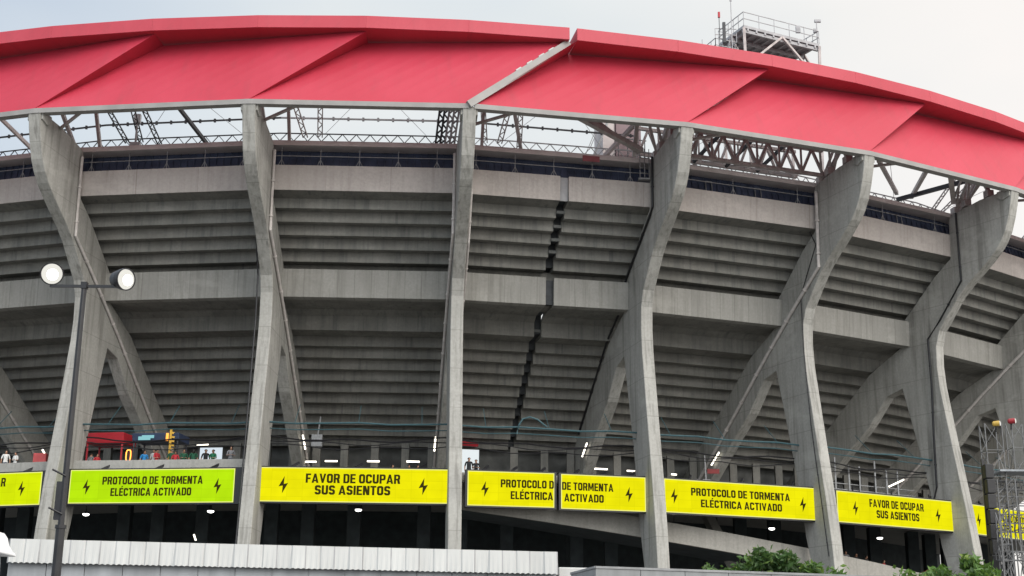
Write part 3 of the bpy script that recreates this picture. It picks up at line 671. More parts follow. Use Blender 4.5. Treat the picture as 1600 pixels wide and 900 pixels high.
board(6.15, 7.03, 10.44, 12.54, 'ledy', 'yellow board half hidden behind the stage truss towers at the right', [(T1, .19, .81, 1.16, .50), (T2, .245, .755, .44, .50)], [(.07, .52, .50, 1.0), (.91, .52, .50, 1.0)])

# ------------------------------------------------------------------ lamps of the concourse
M['tubelight'] = emit('tube_glow', (1.0, .93, .78), 3.0); M['downglow'] = emit('downlight_glow', (1.0, .98, .92), 4.0)
def tube_light(a, b, label, group):
    a, b = Vector(a), Vector(b); root = empty('tube_light', a); tag(root, label, 'tube light', group)
    d = (b - a).normalized(); o = Vector((0, .07, .05))
    m = MB(); m.bar(a + o, b + o, .16, .06); m.build('batten', M['galv'], root)
    m = MB(); m.tube([a, b], .055, 8); m.build('tube', M['tubelight'], root)
for i, lb in ((2, 'slanted white tube light on the strut of the second pillar, above the seat-request board'), (3, 'slanted white tube light just left of the centre pillar'),
              (4, 'slanted white tube light left of the pillar with the black pipe, above the split board'), (5, 'slanted tube light beside a small red sign at the strut foot')):
    tube_light(P(ri(i), -12.6, 16.55, (.65 if i == 2 else -.65)), P(ri(i), -13.7, 15.75, (.65 if i == 2 else -.65)), lb, 'slanted tube lights on the struts')
tube_light(P(.80, -3.5, 14.25), P(.83, -3.5, 13.75), 'slanted tube light at the far left above a red box', 'slanted tube lights on the struts')
tube_light(P(5.62, -3.2, 13.45), P(5.74, -3.2, 14.05), 'slanted tube light between thin posts above the rightmost whole yellow board', 'slanted tube lights on the struts')
tube_light(P(6.19, -3.2, 12.75), P(6.26, -3.2, 13.2), 'slanted tube light beside the black speaker tower', 'slanted tube lights on the struts')
LBL = ['shortest horizontal tube light, at the left end above the seat-request board', 'horizontal tube light left of the middle above the seat-request board', 'horizontal tube light in the middle above the seat-request board', 'horizontal tube light above the right end of the seat-request board',
       'horizontal tube light above the right half of the split board', 'horizontal tube light just left of the black-piped pillar', 'horizontal tube light just right of the black-piped pillar', 'horizontal tube light above the right bolt of the board beside the red sign', 'horizontal tube light over the bright opening behind the lime board']
for k, (u0, u1, r, z) in enumerate(((2.065, 2.14, -15, 15.05), (2.20, 2.285, -15, 15.1), (2.49, 2.575, -15, 15.12), (2.76, 2.85, -15, 15.15), (4.09, 4.19, -15, 15.12), (4.34, 4.40, -15, 15.1), (4.69, 4.73, -15, 15.05), (5.25, 5.36, -15, 14.75), (1.19, 1.28, -17.3, 16.75))):
    tube_light(P(u0, r, z), P(u1, r, z), LBL[k], 'horizontal tube lights along the concourse')
def downlight(u, r, z, label, tilt=False):
    q = P(u, r, z); root = empty('downlight', q); tag(root, label, 'ceiling light', 'round lights under the concourse')
    m = MB(); m.lathe(q + Vector((0, 0, .10)), (0, 0, 1), [(0, .24), (.10, .24), (.16, .10)], 16); m.build('casing', M['black'], root)
    m = MB(); m.lathe(q + Vector((0, 0, .0)), (0, 0, 1), [(-.05, .05), (-.02, .17), (.04, .22), (.09, .22)], 16); m.build('bulb', M['downglow'], root)
    m = MB(); m.bar(q + Vector((0, 0, .2)), (q.x, q.y, H + 12.1), .04); m.build('stem', M['black'], root)
downlight(.774, -10, 10.75, 'round white light under the lime board, nearest the street lamp pole')
downlight(1.585, -10, 10.85, 'round white light under the right half of the lime board')
downlight(2.484, -10, 10.98, 'lone round white light under the board with the seat request')
downlight(5.183, -10, 10.76, 'round white light just left of the pillar with the thick pale drain pipe')
downlight(6.135, -10, 10.70, 'round white light under the yellow board above the shrubs')
downlight(4.30, -6, 10.0, 'round light under the left end of the storm board right of the ramp pillar')
tube_light(P(1.49, -10, 9.35), P(1.505, -10, 8.95), 'short slanted tube light low in the dark beneath the lime board', 'slanted tube lights on the struts')

# ------------------------------------------------------------------ concourse stands and signs
def kiosk(u0, u1, r, z0, z1, mat, label, sub=None):
    base = P((u0 + u1) / 2, r, 12.5); root = empty('food_stall', base); tag(root, label, 'food stall')
    m = MB(); arc(m, u0, u1, [(r + .9, z0), (r + 1.0, z1), (r - 1.0, z1), (r - 1.0, z0)]); m.build('awning', mat, root, bevel=.04)
    for u in (u0 + .01, u1 - .01):
        for rr in (r + .8, r - .8): m = MB(); m.bar(P(u, rr, 12.5), P(u, rr, z0), .10); m.build('post', mat if sub is None else M['steeldark'], root)
    m = MB(); arc(m, u0 + .02, u1 - .02, [(r + .3, 12.5), (r + .3, 13.5), (r - .4, 13.5), (r - .4, 12.5)]); m.build('counter', M['dim'], root)
    if sub:
        m = MB()
        for (a, b, c, d, mt) in sub: arc(m, a, b, [(r + 1.03, c), (r + 1.03, d), (r + 1.02, d), (r + 1.02, c)])
        m.build('sign_panel', sub[0][4], root)
kiosk(.975, 1.20, -6, 14.85, 15.55, M['redsign'], 'food stall with a plain red awning behind the lime board')
M['navystall'] = noisy('stall_navy', (.03, .045, .09), .15, 2, .5); M['tealsign'] = emit('teal_sign', (.35, .75, .80), .55)
kiosk(1.25, 1.52, -6, 14.95, 15.45, M['navystall'], 'food stall with a dark navy awning and pale teal lettering panel', [(1.29, 1.36, 14.98, 15.22, M['tealsign']), (1.31, 1.38, 15.1, 15.3, M['tealsign'])])
m = MB(); arc(m, 3.09, 3.27, [(-16.2, 16.55), (-16.0, 16.9), (-17.4, 17.1), (-17.4, 16.75)]); tag(m.build('door_awning', M['redsign'], loc=P(3.18, -16.8, 16.6), bevel=.03), 'small red awning over the bright opening right of the centre pillar', 'awning')
# neon ring sign
q = P(1.232, -5.2, 12.5); root = empty('neon_sign', q); tag(root, 'upright orange neon ring sign between the red and navy stalls', 'neon sign')
pts = []
for k in range(25):
    t = 2 * math.pi * k / 24; pts.append(P(1.232, -5.2, 14.02 + .36 * math.copysign(abs(math.sin(t)) ** .6, math.sin(t)), .16 * math.copysign(abs(math.cos(t)) ** .6, math.cos(t))))
m = MB(); m.tube(pts, .035, 6); m.build('neon_tube', emit('neon_orange', (1.0, .30, .05), 3.0), root)
m = MB(); m.bar(q, P(1.232, -5.25, 13.65), .06); m.box(P(1.232, -5.35, 14.02), (.30, .06, .70)); m.build('stand', M['black'], root)
# yellow pole sign
q = P(1.475, -5.0, 12.5); root = empty('pole_sign', q); tag(root, 'tall yellow pole with an orange lit tag above the crowd', 'sign')
m = MB(); m.bar(q, q + Vector((0, 0, 3.2)), .14)
for k in range(7): m.box(q + Vector((.14, 0, 1.3 + k * .27)), (.20, .05, .12), .5)
m.build('pole', noisy('pole_yellow', (.55, .32, .03), .15, 3, .5), root)
m = MB(); m.box(q + Vector((-.22, -.06, 2.65)), (.16, .05, .50)); m.build('lit_tag', emit('tag_orange', (1.0, .35, .06), 1.6), root)
# red box at far left
q = P(.80, -3.4, 13.28); m = MB(); m.box(q + Vector((0, 0, .35)), (.85, .5, .70)); tag(m.build('cool_box', noisy('box_red', (.42, .06, .06), .15, 3, .5), loc=q, bevel=.04), 'faded red box on the concourse ledge at the far left', 'box')
q = P(4.93, -13.2, 15.2); m = MB(); m.box(q, (.9, .08, .35)); tag(m.build('hanging_sign', noisy('dull_red', (.22, .03, .03), .2, 2, .6), loc=q), 'small red hanging sign beside the slanted tube light over the right boards', 'sign')
q = P(2.20, -11, 15.9); m = MB(); m.box(q, (.75, .35, .85)); m.bar(q, q + Vector((.1, .6, 1.8)), .1); tag(m.build('speaker_box', M['galv'], loc=q, bevel=.03), 'pale grey box hung beside the strut of the second pillar', 'speaker')
q = P(4.86, -13.0, 14.0); m = MB(); m.box(q, (.55, .5, 1.0)); m.bar(q, q + Vector((0, .5, 2.4)), .1); tag(m.build('speaker_box', M['steelgrey'], loc=q, bevel=.03), 'dark grey speaker hung under the small red sign', 'speaker')

# ------------------------------------------------------------------ people
M['skin'] = noisy('skin', (.36, .20, .13), .1, 8, .55); M['skin2'] = noisy('skin_tan', (.25, .13, .08), .1, 8, .55)
M['hair'] = noisy('hair_black', (.012, .010, .009), .2, 20, .5); M['jeans'] = noisy('jeans', (.03, .04, .08), .2, 10, .8); M['shoe'] = base_mat('shoe', (.03, .03, .03))
def cloth(name, c): 
    return noisy(name, c, .2, 9, .85)
CL = {'blue': cloth('shirt_blue', (.03, .22, .50)), 'white': cloth('shirt_white', (.62, .62, .60)), 'red': cloth('shirt_red', (.42, .03, .04)), 'green': cloth('shirt_green', (.02, .10, .055)),
      'dark': cloth('shirt_dark', (.02, .022, .025)), 'grey': cloth('shirt_grey', (.20, .20, .21)), 'teal': cloth('shirt_teal', (.05, .25, .22)), 'lime': cloth('shirt_lime', (.02, .16, .08))}
def body_mesh(pose):
    """one continuous skin-modifier figure, 1.7 m tall, facing -Y"""
    V = []; E = []; RAD_ = []
    def v(p, r, par=None):
        V.append(p); RAD_.append(r); k = len(V) - 1
        if par is not None: E.append((par, k))
        return k
    pel = v((0, 0, .95), (.155, .115)); wst = v((0, .01, 1.08), (.135, .10), pel); ch = v((0, 0, 1.28), (.165, .115), wst); nk0 = v((0, .01, 1.42), (.10, .08), ch)
    nk = v((0, .01, 1.48), (.055, .055), nk0); hd = v((0, -.01, 1.56), (.075, .085), nk); hd2 = v((0, -.005, 1.63), (.080, .092), hd); v((0, .0, 1.70), (.045, .05), hd2)
    v((0, -.10, 1.575), (.016, .018), hd)
    for s in (-1, 1):
        h = v((s * .095, 0, .88), (.09, .095), pel); k = v((s * .105, -.02, .50), (.06, .065), h); a = v((s * .11, .02, .09), (.04, .045), k); v((s * .12, -.14, .035), (.04, .03), a)
        sh = v((s * .19, 0, 1.39), (.065, .065), nk0); up = pose[0] if s < 0 else pose[1]
        if up == 'down': el, wr, hn = (s * .26, .03, 1.12), (s * .27, -.05, .88), (s * .265, -.08, .79)
        elif up == 'fold': el, wr, hn = (s * .25, .0, 1.12), (s * .10, -.20, 1.15), (s * .02, -.22, 1.17)
        elif up == 'phone': el, wr, hn = (s * .24, -.10, 1.14), (s * .12, -.26, 1.32), (s * .09, -.27, 1.40)
        else: el, wr, hn = (s * .36, .0, 1.58), (s * .30, -.05, 1.82), (s * .28, -.06, 1.91)
        e = v(el, (.044, .044), sh); w2 = v(wr, (.030, .030), e); v(hn, (.036, .022), w2)
    me = bpy.data.meshes.new('body'); me.from_pydata(V, E, []); ob = bpy.data.objects.new('body_tmp', me); COL.objects.link(ob)
    ob.modifiers.new('s', 'SKIN'); ss = ob.modifiers.new('b', 'SUBSURF'); ss.levels = 1; ss.render_levels = 1
    for k, r in enumerate(RAD_): me.skin_vertices[0].data[k].radius = r; me.skin_vertices[0].data[k].use_root = (k == 0)
    dg = bpy.context.evaluated_depsgraph_get(); dg.update()
    res = bpy.data.meshes.new_from_object(ob.evaluated_get(dg)); bpy.data.objects.remove(ob)
    for p in res.polygons:
        c = p.center; p.use_smooth = True
        arm = abs(c.x) > .205 or (c.y < -.15 and c.z > .7)
        if c.z > 1.455 and abs(c.x) < .16: mi = 0
        elif arm and c.z < 1.16 and c.z > .6: mi = 0
        elif arm and c.z > 1.62: mi = 0
        elif c.z < .07: mi = 3
        elif c.z < .95: mi = 2
        else: mi = 1
        p.material_index = mi
    return res
def hair_mesh(long=False, cap=False):
    m = MB(); prof = [(0, .100), (.04, .098), (.08, .075), (.105, .03)] if not long else [(-.20, .07), (-.10, .10), (0, .106), (.05, .10), (.085, .075), (.11, .03)]
    m.lathe((0, .022, 1.605), (0, 0, 1), prof, 12)
    if cap: m.prism([(-.07, -.07, 1.625), (.07, -.07, 1.625), (.05, -.19, 1.615), (-.05, -.19, 1.615)], [(-.07, -.07, 1.645), (.07, -.07, 1.645), (.05, -.19, 1.63), (-.05, -.19, 1.63)])
    return m
POSES = {k: body_mesh(k) for k in (('down', 'down'), ('fold', 'fold'), ('down', 'phone'), ('up', 'down'))}
def person(u, r, z, top, pose, face, label, skin='skin', sc=1.0, cap=None, long=False, group='people on the concourse'):
    q = P(u, r, z); me = POSES[pose].copy(); me.name = 'person'; mi = [p.material_index for p in me.polygons]; me.materials.clear()
    for k in (M[skin], CL[top], M['jeans'], M['shoe']): me.materials.append(k)
    me.polygons.foreach_set('material_index', mi)
    o = bpy.data.objects.new('person', me); COL.objects.link(o); o.location = q; o.rotation_euler = (0, 0, R(face)); o.scale = (sc, sc, sc)
    tag(o, label, 'person', group); ORIG[o.name] = Vector((0, 0, 0))
    h = hair_mesh(long, cap is not None).build('hair' if cap is None else 'cap', CL[cap] if cap else M['hair'], o, smooth=True)
    return o
D, F, PHN, U = ('down', 'down'), ('fold', 'fold'), ('down', 'phone'), ('up', 'down')
Z0 = 12.5
person(.60, -3.2, Z0, 'white', D, 20, 'person in a white top at the far left edge of the concourse', sc=1.02)
person(.665, -3.1, Z0, 'white', F, -30, 'person in white leaning low beside the one at the far left edge', sc=.93)
person(.775, -4.2, Z0, 'dark', D, 10, 'person with a teal cap behind the faded red box', cap='teal')
person(1.04, -4.6, Z0, 'grey', D, 160, 'person in grey under the left end of the red awning', sc=.95)
person(1.085, -4.4, Z0, 'red', D, 40, 'person in red under the red awning, beside one in grey', sc=.9)
person(1.352, -4.5, Z0, 'blue', D, 30, 'person in a bright blue shirt behind the lime board')
person(1.395, -4.8, Z0, 'white', PHN, -20, 'person in white standing between the blue and the red shirts', sc=1.08)
person(1.425, -4.4, Z0, 'red', F, 60, 'person in a red top next to the yellow pole', sc=1.04)
person(1.50, -4.6, Z0, 'green', D, 170, 'person in dark green right of the yellow pole with a pale cap', cap='white', sc=1.05)
person(1.535, -4.2, Z0, 'red', D, 10, 'short person in red squeezed between green shirts', sc=.93, skin='skin2')
person(1.572, -4.5, Z0, 'green', F, 20, 'person in dark green at the left edge of the bright opening', sc=1.03)
person(1.625, -4.5, Z0, 'green', D, 190, 'long haired person in green in front of the bright opening', sc=1.03, long=True)
person(1.69, -4.6, Z0, 'dark', D, 20, 'person in black at the right edge of the bright opening', sc=1.03)
person(1.735, -4.4, Z0, 'lime', F, -20, 'person in brighter green just right of the one in black', sc=1.0)
person(1.86, -3.2, Z0, 'grey', F, 10, 'person in grey leaning on the parapet beside the second pillar', sc=1.0)
person(3.120, -7, Z0, 'dark', D, 10, 'dark silhouette of a person standing left in the bright opening by the centre pillar', sc=1.05)
person(3.160, -7, Z0, 'dark', F, -10, 'dark silhouette of a person standing right in the bright opening by the centre pillar', sc=.98)
for u, lb in ((2.68, 'dark head just above the seat-request board, leftmost of three'), (2.78, 'dark head just above the seat-request board, middle of three'), (2.835, 'dark head just above the seat-request board, rightmost of three')):
    person(u, -10.4, Z0, 'dark', D, 20, lb, sc=1.0)
for k, (u, top, lb) in enumerate(((5.44, 'grey', 'person in grey low beneath the board above the shrubs'), (5.52, 'dark', 'person in black beneath the board above the shrubs'), (5.60, 'dark', 'person in black farther right beneath the board above the shrubs'), (5.74, 'red', 'person in red among the dark ones beneath the board above the shrubs'))):
    person(u, -5.6, zt(u) - .9, top, D, 20 * k, lb, sc=1.02, group='people walking on the ramp')

# ------------------------------------------------------------------ platform above the canopy
pc = P(5.18, -7.5, 34); plat = empty('gantry_platform', pc); tag(plat, 'steel lookout platform with railings standing up behind the red canopy', 'platform')
ZD = 48.25; cor = [P(4.885, -6, ZD), P(5.49, -6, ZD), P(5.49, -9.6, ZD), P(4.885, -9.6, ZD)]
m = MB(); m.prism(cor, [p + Vector((0, 0, .22)) for p in cor])
for k in range(9): m.bar(cor[0].lerp(cor[1], (k + .5) / 9) + Vector((0, 0, -.1)), cor[3].lerp(cor[2], (k + .5) / 9) + Vector((0, 0, -.1)), .14, .2)
for k in range(3): m.bar(cor[0].lerp(cor[3], .05 + k * .45) + Vector((0, 0, -.22)), cor[1].lerp(cor[2], .05 + k * .45) + Vector((0, 0, -.22)), .2, .25)
m.build('deck', M['steelgrey'], plat)
def rails(m, cs, z, n, close=True):
    for k in range(len(cs) - (0 if close else 1)):
        a, b = cs[k], cs[(k + 1) % len(cs)]
        for hh in (.55, 1.1): m.bar(a + Vector((0, 0, z + hh)), b + Vector((0, 0, z + hh)), .05)
        for j in range(n): p = a.lerp(b, j / n); m.bar(p + Vector((0, 0, z)), p + Vector((0, 0, z + 1.1)), .05)
m = MB(); rails(m, cor, .22, 5); m.build('railing', M['steelgrey'], plat)
low = [P(4.70, -6.6, 45.9), P(4.86, -6.6, 45.9), P(4.86, -8.6, 45.9), P(4.70, -8.6, 45.9)]
m = MB(); m.prism(low, [p + Vector((0, 0, .2)) for p in low]); m.build('side_landing', M['steelgrey'], plat)
m = MB(); rails(m, low, .2, 3)
for z in (1.6, 2.1): 
    m.bar(low[0] + Vector((0, 0, z)), low[1] + Vector((0, 0, z + .3)), .05)
for p in low: m.bar(p, p + Vector((0, 0, 2.1)), .05)
m.build('railing', M['steelgrey'], plat)
m = MB()
for k in range(4):
    a = cor[k]; b = cor[k].lerp(sum(cor, Vector()) / 4, .10); m.bar(a, Vector((b.x, b.y, H + 34.0)), .2)
for k in range(4):
    a, b = cor[k], cor[(k + 1) % 4]; mid = a.lerp(b, .5)
    m.bar(a + Vector((0, 0, -3.2)), mid, .16); m.bar(b + Vector((0, 0, -3.2)), mid, .16); m.bar(a + Vector((0, 0, -3.2)), b + Vector((0, 0, -3.2)), .14); m.bar(a + Vector((0, 0, -7)), b + Vector((0, 0, -3.2)), .14)
m.build('leg_frame', M['steel'], plat)
m = MB(); q = low[0] + Vector((.35, .1, .2)); m.bar(q, q + Vector((0, 0, 3.0)), .05); m.box(q + Vector((.35, 0, 1.6)), (.22, .22, 1.7)); m.build('antenna', M['steeldark'], plat)
m = MB(); m.box(q + Vector((0, 0, 3.1)), (.16, .16, .45)); m.build('beacon', M['redsign'], plat)
m = MB(); q = cor[0] + Vector((-.9, .2, .2)); m.bar(q + Vector((0, 0, -3)), q + Vector((0, 0, 2.2)), .06); m.box(q + Vector((0, 0, 2.3)), (.14, .14, .35))
q = cor[1] + Vector((-.1, .1, .2)); m.bar(q, q + Vector((0, 0, 2.0)), .07); m.box(q + Vector((.1, 0, 2.05)), (.5, .2, .2)); m.box(q + Vector((-.15, 0, 1.2)), (.25, .2, .3))
q = cor[0].lerp(cor[1], .72); m.box(q + Vector((0, 0, 1.0)), (.35, .2, .55)); m.build('mast', M['steelgrey'], plat)
# floodlight mast seen through the gap at the left
q = P(1.24, -2, 33.6); m = MB(); m.bar(q, q + Vector((0, 0, 2.6)), .12); m.box(q + Vector((0, 0, 2.9)), (.42, .3, .62)); m.box(q + Vector((0, 0, 1.0)), (.7, .4, .3)); tag(m.build('signal_box', M['steelgrey'], loc=q), 'small grey box on a short mast above the gutter, right of the leftmost pillar', 'equipment box')

# ------------------------------------------------------------------ street lamp
LX, LY = -6.466, 20.0
lamp = empty('street_lamp', (LX, LY, 0)); tag(lamp, 'tall black street lamp with two lit round heads', 'street lamp')
m = MB(); m.tube([(LX, LY, 0), (LX, LY, 3.75)], .072, 14, r2=.066); m.tube([(LX, LY, 3.75), (LX, LY, 3.80)], .08, 14); m.tube([(LX, LY, 3.8), (LX, LY, 7.42)], .046, 12, r2=.040); m.lathe((LX, LY, 0), (0, 0, 1), [(0, .16), (.03, .16), (.06, .09)], 16)
m.build('pole', M['black'], lamp, smooth=False)
m = MB(); m.bar((LX - .52, LY, 7.38), (LX + .52, LY, 7.38), .04); m.box((LX, LY, 7.39), (.09, .1, .1)); m.build('crossarm', M['black'], lamp)
M['lampglow'] = emit('lamp_glow', (1.0, .98, .90), (.86) / EXPO); M['lampcore'] = emit('lamp_core', (1.0, 1.0, .97), 4.0)
for side, c, ax in ((-1, (LX - .50, LY - .02, 7.565), (.22, -1, -.26)), (1, (LX + .60, LY - .02, 7.49), (.88, -.62, -.16))):
    h = MB(); h.lathe(c, ax, [(-.22, .07), (-.20, .12), (-.06, .158), (.02, .172), (.05, .172), (.05, .158), (.03, .157)], 28)
    h.bar((LX + side * .5, LY, 7.39), Vector(c) - Vector(ax).normalized() * .1, .05)
    hd = h.build('lamp_head', M['black'], lamp, smooth=False)
    g_ = MB(); g_.lathe(c, ax, [(.02, .155), (.04, .152), (.055, .12), (.06, .0)], 28); g_.build('lens', M['lampglow'], hd, smooth=True)
    g_ = MB(); g_.lathe(Vector(c) + Vector((.012, 0, -.012)), ax, [(.055, .085), (.075, .08), (.09, .0)], 24); g_.build('bulb', M['lampcore'], hd, smooth=True)
m = MB()
for z in (4.50, 3.95): m.tube([(LX + .02, LY - .06, H + z - 1.7 + .0), (LX - .17, LY - .10, H + z - 1.7 + .09)], .016, 6)
m.box((LX - .06, LY, 4.15), (.10, .07, .55)); m.build('bracket', M['black'], lamp)

# ------------------------------------------------------------------ white kiosk with corrugated eave, hoarding, truck
kx0, kx1 = Vector((-8.80, 24.5, 0)), Vector((.90, 26.05, 0)); L = (kx1 - kx0).length; d = (kx1 - kx0) / L; nrm = Vector((d.y, -d.x, 0))
k_ = empty('site_cabin', kx0); tag(k_, 'long low cabin with a white corrugated eave and grey panel wall in the foreground', 'cabin')
ztop, zbot = H + 2.33, H + 1.905
m = MB(); n = int(L / .0245); 
top = []; bot = []
for j in range(n + 1):
    x = L * j / n; ph = x / .098 * 2 * math.pi; pan = int(x / .258); off = .022 * math.sin(pan * 2.4) * math.sin(pan * .7 + 1)
    wv = .012 * math.cos(ph); edge = (x / .258) % 1.0
    gr = -.02 if edge < .05 else 0
    top.append(kx0 + d * x + nrm * (.0 + off * .4 + gr) + Vector((0, 0, ztop))); bot.append(kx0 + d * x + nrm * (.04 + off + wv * .4 + gr) + Vector((0, 0, zbot + .022 * abs(math.sin(ph / 2)))))
for j in range(n):
    m.poly([bot[j], bot[j + 1], top[j + 1], top[j]], 1 if (L * (j + .5) / n / .258) % 1.0 < .05 else 0); bk = nrm * -.05
    m.poly([bot[j] + bk, top[j] + bk, top[j + 1] + bk, bot[j + 1] + bk]); m.poly([top[j], top[j + 1], top[j + 1] + bk, top[j] + bk]); m.poly([bot[j], bot[j] + bk, bot[j + 1] + bk, bot[j + 1]])
for j in (0, n): m.poly([bot[j], top[j], top[j] + bk, bot[j] + bk])
m.build('eave', [M['white'], M['seam']], k_)
m = MB(); a, b = kx0 - nrm * .06, kx1 - nrm * .06
m.prism([a + Vector((0, 0, ztop - .06)), b + Vector((0, 0, ztop - .06)), b - nrm * 5 + Vector((0, 0, ztop - .02)), a - nrm * 5 + Vector((0, 0, ztop - .02))], [a + Vector((0, 0, ztop - .005)), b + Vector((0, 0, ztop - .005)), b - nrm * 5 + Vector((0, 0, ztop + .03)), a - nrm * 5 + Vector((0, 0, ztop + .03))]); m.build('roof', M['white'], k_)
m = MB(); np_ = 15
for j in range(np_):
    p0, p1 = kx0 + d * (L * j / np_ + .006) - nrm * .10, kx0 + d * (L * (j + 1) / np_ - .006) - nrm * .10
    m.prism([p0, p1, p1 - nrm * .04, p0 - nrm * .04], [p + Vector((0, 0, ztop - .07)) for p in (p0, p1, p1 - nrm * .04, p0 - nrm * .04)])
p0, p1 = kx0 - nrm * .15, kx1 - nrm * .15
m.prism([p0, p1, p1 - nrm * 4.7, p0 - nrm * 4.7], [p + Vector((0, 0, ztop - .08)) for p in (p0, p1, p1 - nrm * 4.7, p0 - nrm * 4.7)]); m.build('wall_panel', M['greypanel'], k_)
# lower white box beside it
q0 = Vector((.93, 26.3, 0)); m = MB()
pts = [q0, q0 + d * 1.5, q0 + d * 1.5 - nrm * 2, q0 - nrm * 2]
m.prism(pts, [p + Vector((0, 0, H + 2.07)) for p in pts]); tag(m.build('storage_box', M['white'], loc=q0, bevel=.02), 'lower plain white box against the right end of the white-eaved cabin', 'storage box')
# hoarding
h0, h1, h2 = Vector((1.355, 22.0, 0)), Vector((9.4, 24.4, 0)), Vector((1.03, 23.4, 0))
hz = H + 1.716
ho = empty('hoarding', h0); tag(ho, 'plain grey panel hoarding in the right foreground below the shrubs', 'hoarding')
def hpan(a, b, n, m):
    L2 = (b - a).length; dd = (b - a) / L2; nn = Vector((-dd.y, dd.x, 0))
    for j in range(n):
        p, q = a + dd * (L2 * j / n + .005), a + dd * (L2 * (j + 1) / n - .005); m.prism([p, q, q + nn * .05, p + nn * .05], [x + Vector((0, 0, hz)) for x in (p, q, q + nn * .05, p + nn * .05)])
m = MB(); hpan(h0, h1, 11, m); hpan(h2, h0 - (h0 - h2).normalized() * .03, 2, m); m.build('panel', M['hoard'], ho)
m = MB()
for a, b in ((h0, h1), (h2, h0)):
    o_ = (b - a).normalized(); nn = Vector((-o_.y, o_.x, 0)) * .027; m.bar(a + nn + Vector((0, 0, hz + .02)), b + nn + Vector((0, 0, hz + .02)), .085, .035)
m.build('top_rail', M['galv'], ho)
# truck at the left edge
TXR, TY = -5.72, 14.0
tk = empty('box_truck', (TXR - 1.0, TY + 1.1, 0)); tag(tk, 'white truck whose rounded roof fairing shows at the lower left edge', 'truck')
M['truckwhite'] = noisy('truck_white', (.70, .71, .72), .05, 2, .3); M['truckgrey'] = noisy('truck_grey', (.30, .31, .33), .15, 3, .35); M['glass'] = base_mat('dark_glass', (.01, .012, .015), .05, 0, .6)
prof = [(-1.9, 3.05), (-1.9, 3.30), (-.35, 3.315), (-.16, 3.30), (-.115, 3.24), (-.085, 3.15), (-.04, 3.09), (.0, 3.055), (.0, 3.03)]
m = MB(); m.prism([(TXR + x, TY, z) for x, z in prof], [(TXR + x, TY + 2.2, z) for x, z in prof]); m.build('roof_fairing', M['truckwhite'], tk, bevel=.03)
prof = [(-1.9, .75), (-1.9, 3.04), (-.16, 3.04), (-.12, 2.2), (.12, 1.7), (.15, .55), (-1.2, .55)]
m = MB(); m.prism([(TXR + x, TY + .03, z) for x, z in prof], [(TXR + x, TY + 2.17, z) for x, z in prof]); m.build('cab', M['truckgrey'], tk, bevel=.02)
m = MB(); prof = [(-1.1, 2.0), (-1.1, 2.78), (-.25, 2.78), (-.22, 2.1)]
m.prism([(TXR + x, TY + .015, z) for x, z in prof], [(TXR + x, TY + .04, z) for x, z in prof]); m.build('side_window', M['glass'], tk)
m = MB(); m.box((TXR - 4.6, TY + 1.1, 2.0), (5.2, 2.3, 2.4)); m.build('cargo_box', M['truckwhite'], tk, bevel=.03)
for x in (-.75, -5.6):
    for y in (.15, 2.05):
        m = MB(); m.lathe((TXR + x, TY + y - .12, .45), (0, 1, 0), [(0, .36), (.02, .44), (.22, .44), (.24, .36)], 22); wl = m.build('wheel', M['black'], tk)
        m = MB(); m.lathe((TXR + x, TY + y - .13, .45), (0, 1, 0), [(0, .05), (0, .25), (.26, .25), (.26, .05)], 18); m.build('rim', M['galv'], wl)

M['stagesteel'] = noisy('stage_steel', (.11, .112, .115), .3, 5, .5, .2)
# ------------------------------------------------------------------ stage truss towers at the right
def px(x, y, dist):                     # a point on the sight line through a picture position, at a chosen distance
    X, Y = (x - 800) / 2148.13, (450 - y) / 2148.13; c, s = math.cos(R(.554)), math.sin(R(.554)); X, Y = c * X - s * Y, s * X + c * Y
    cp, sp = math.cos(R(15.957)), math.sin(R(15.957)); v = Vector((X, cp - sp * Y, sp + cp * Y)); return Vector((0, 0, H)) + v / v.y * dist
def box_truss(m, a, b, wd, r=.020, step=None):
    a, b = Vector(a), Vector(b); dd = (b - a).normalized(); u = Vector((0, 0, 1)) if abs(dd.z) < .9 else Vector((1, 0, 0)); x = dd.cross(u).normalized() * wd / 2; y = x.cross(dd).normalized() * wd / 2
    cs = [x + y, x - y, -x - y, -x + y]; n = max(2, int((b - a).length / (step or wd * 1.5)))
    for c in cs: m.bar(a + c, b + c, r * 2)
    for k in range(n):
        p, q = a.lerp(b, k / n), a.lerp(b, (k + 1) / n)
        for j in range(4):
            c0, c1 = cs[j], cs[(j + 1) % 4]; m.bar(p + (c0 if k % 2 else c1), q + (c1 if k % 2 else c0), r * 1.3); m.bar(p + c0, p + c1, r * 1.3)
DS = 58.0
st = px(1548, 800, DS); stage = empty('stage_scaffold', (st.x, st.y, 0)); tag(stage, 'grey lattice truss stage scaffold at the right edge, in front of a yellow board', 'scaffold')
def tower(x, top, wd, dist):
    p = px(x, top, dist); m = MB(); box_truss(m, (p.x, p.y, 0), p, wd); m.build('truss_tower', M['stagesteel'], stage); return p
pa = tower(1547, 664, .72, DS); pb = tower(1588, 660, .72, DS + 1.5); pc_ = tower(1566, 800, .42, DS - 2)
for y0, d0 in ((757, 0), (868, -2)):
    m = MB(); a = px(1536 if y0 < 800 else 1560, y0, DS + d0); b = a + Vector((4.2, .9, 0)); box_truss(m, a, b, .34, .017); m.build('cross_truss', M['stagesteel'], stage)
m = MB()
for k in range(4): 
    a = px(1560 + k * 14, 775, DS - .6); m.bar((a.x, a.y, a.z - 3.2), (a.x, a.y, a.z + .7), .05)
for k in range(5):
    a = px(1556, 775 + k * 14, DS - .6); m.bar(a, a + Vector((3.2, .6, 0)), .045)
    m.bar(a, a + Vector((.9, .2, .8)), .04)
m.build('pipe_frame', M['stagesteel'], stage)
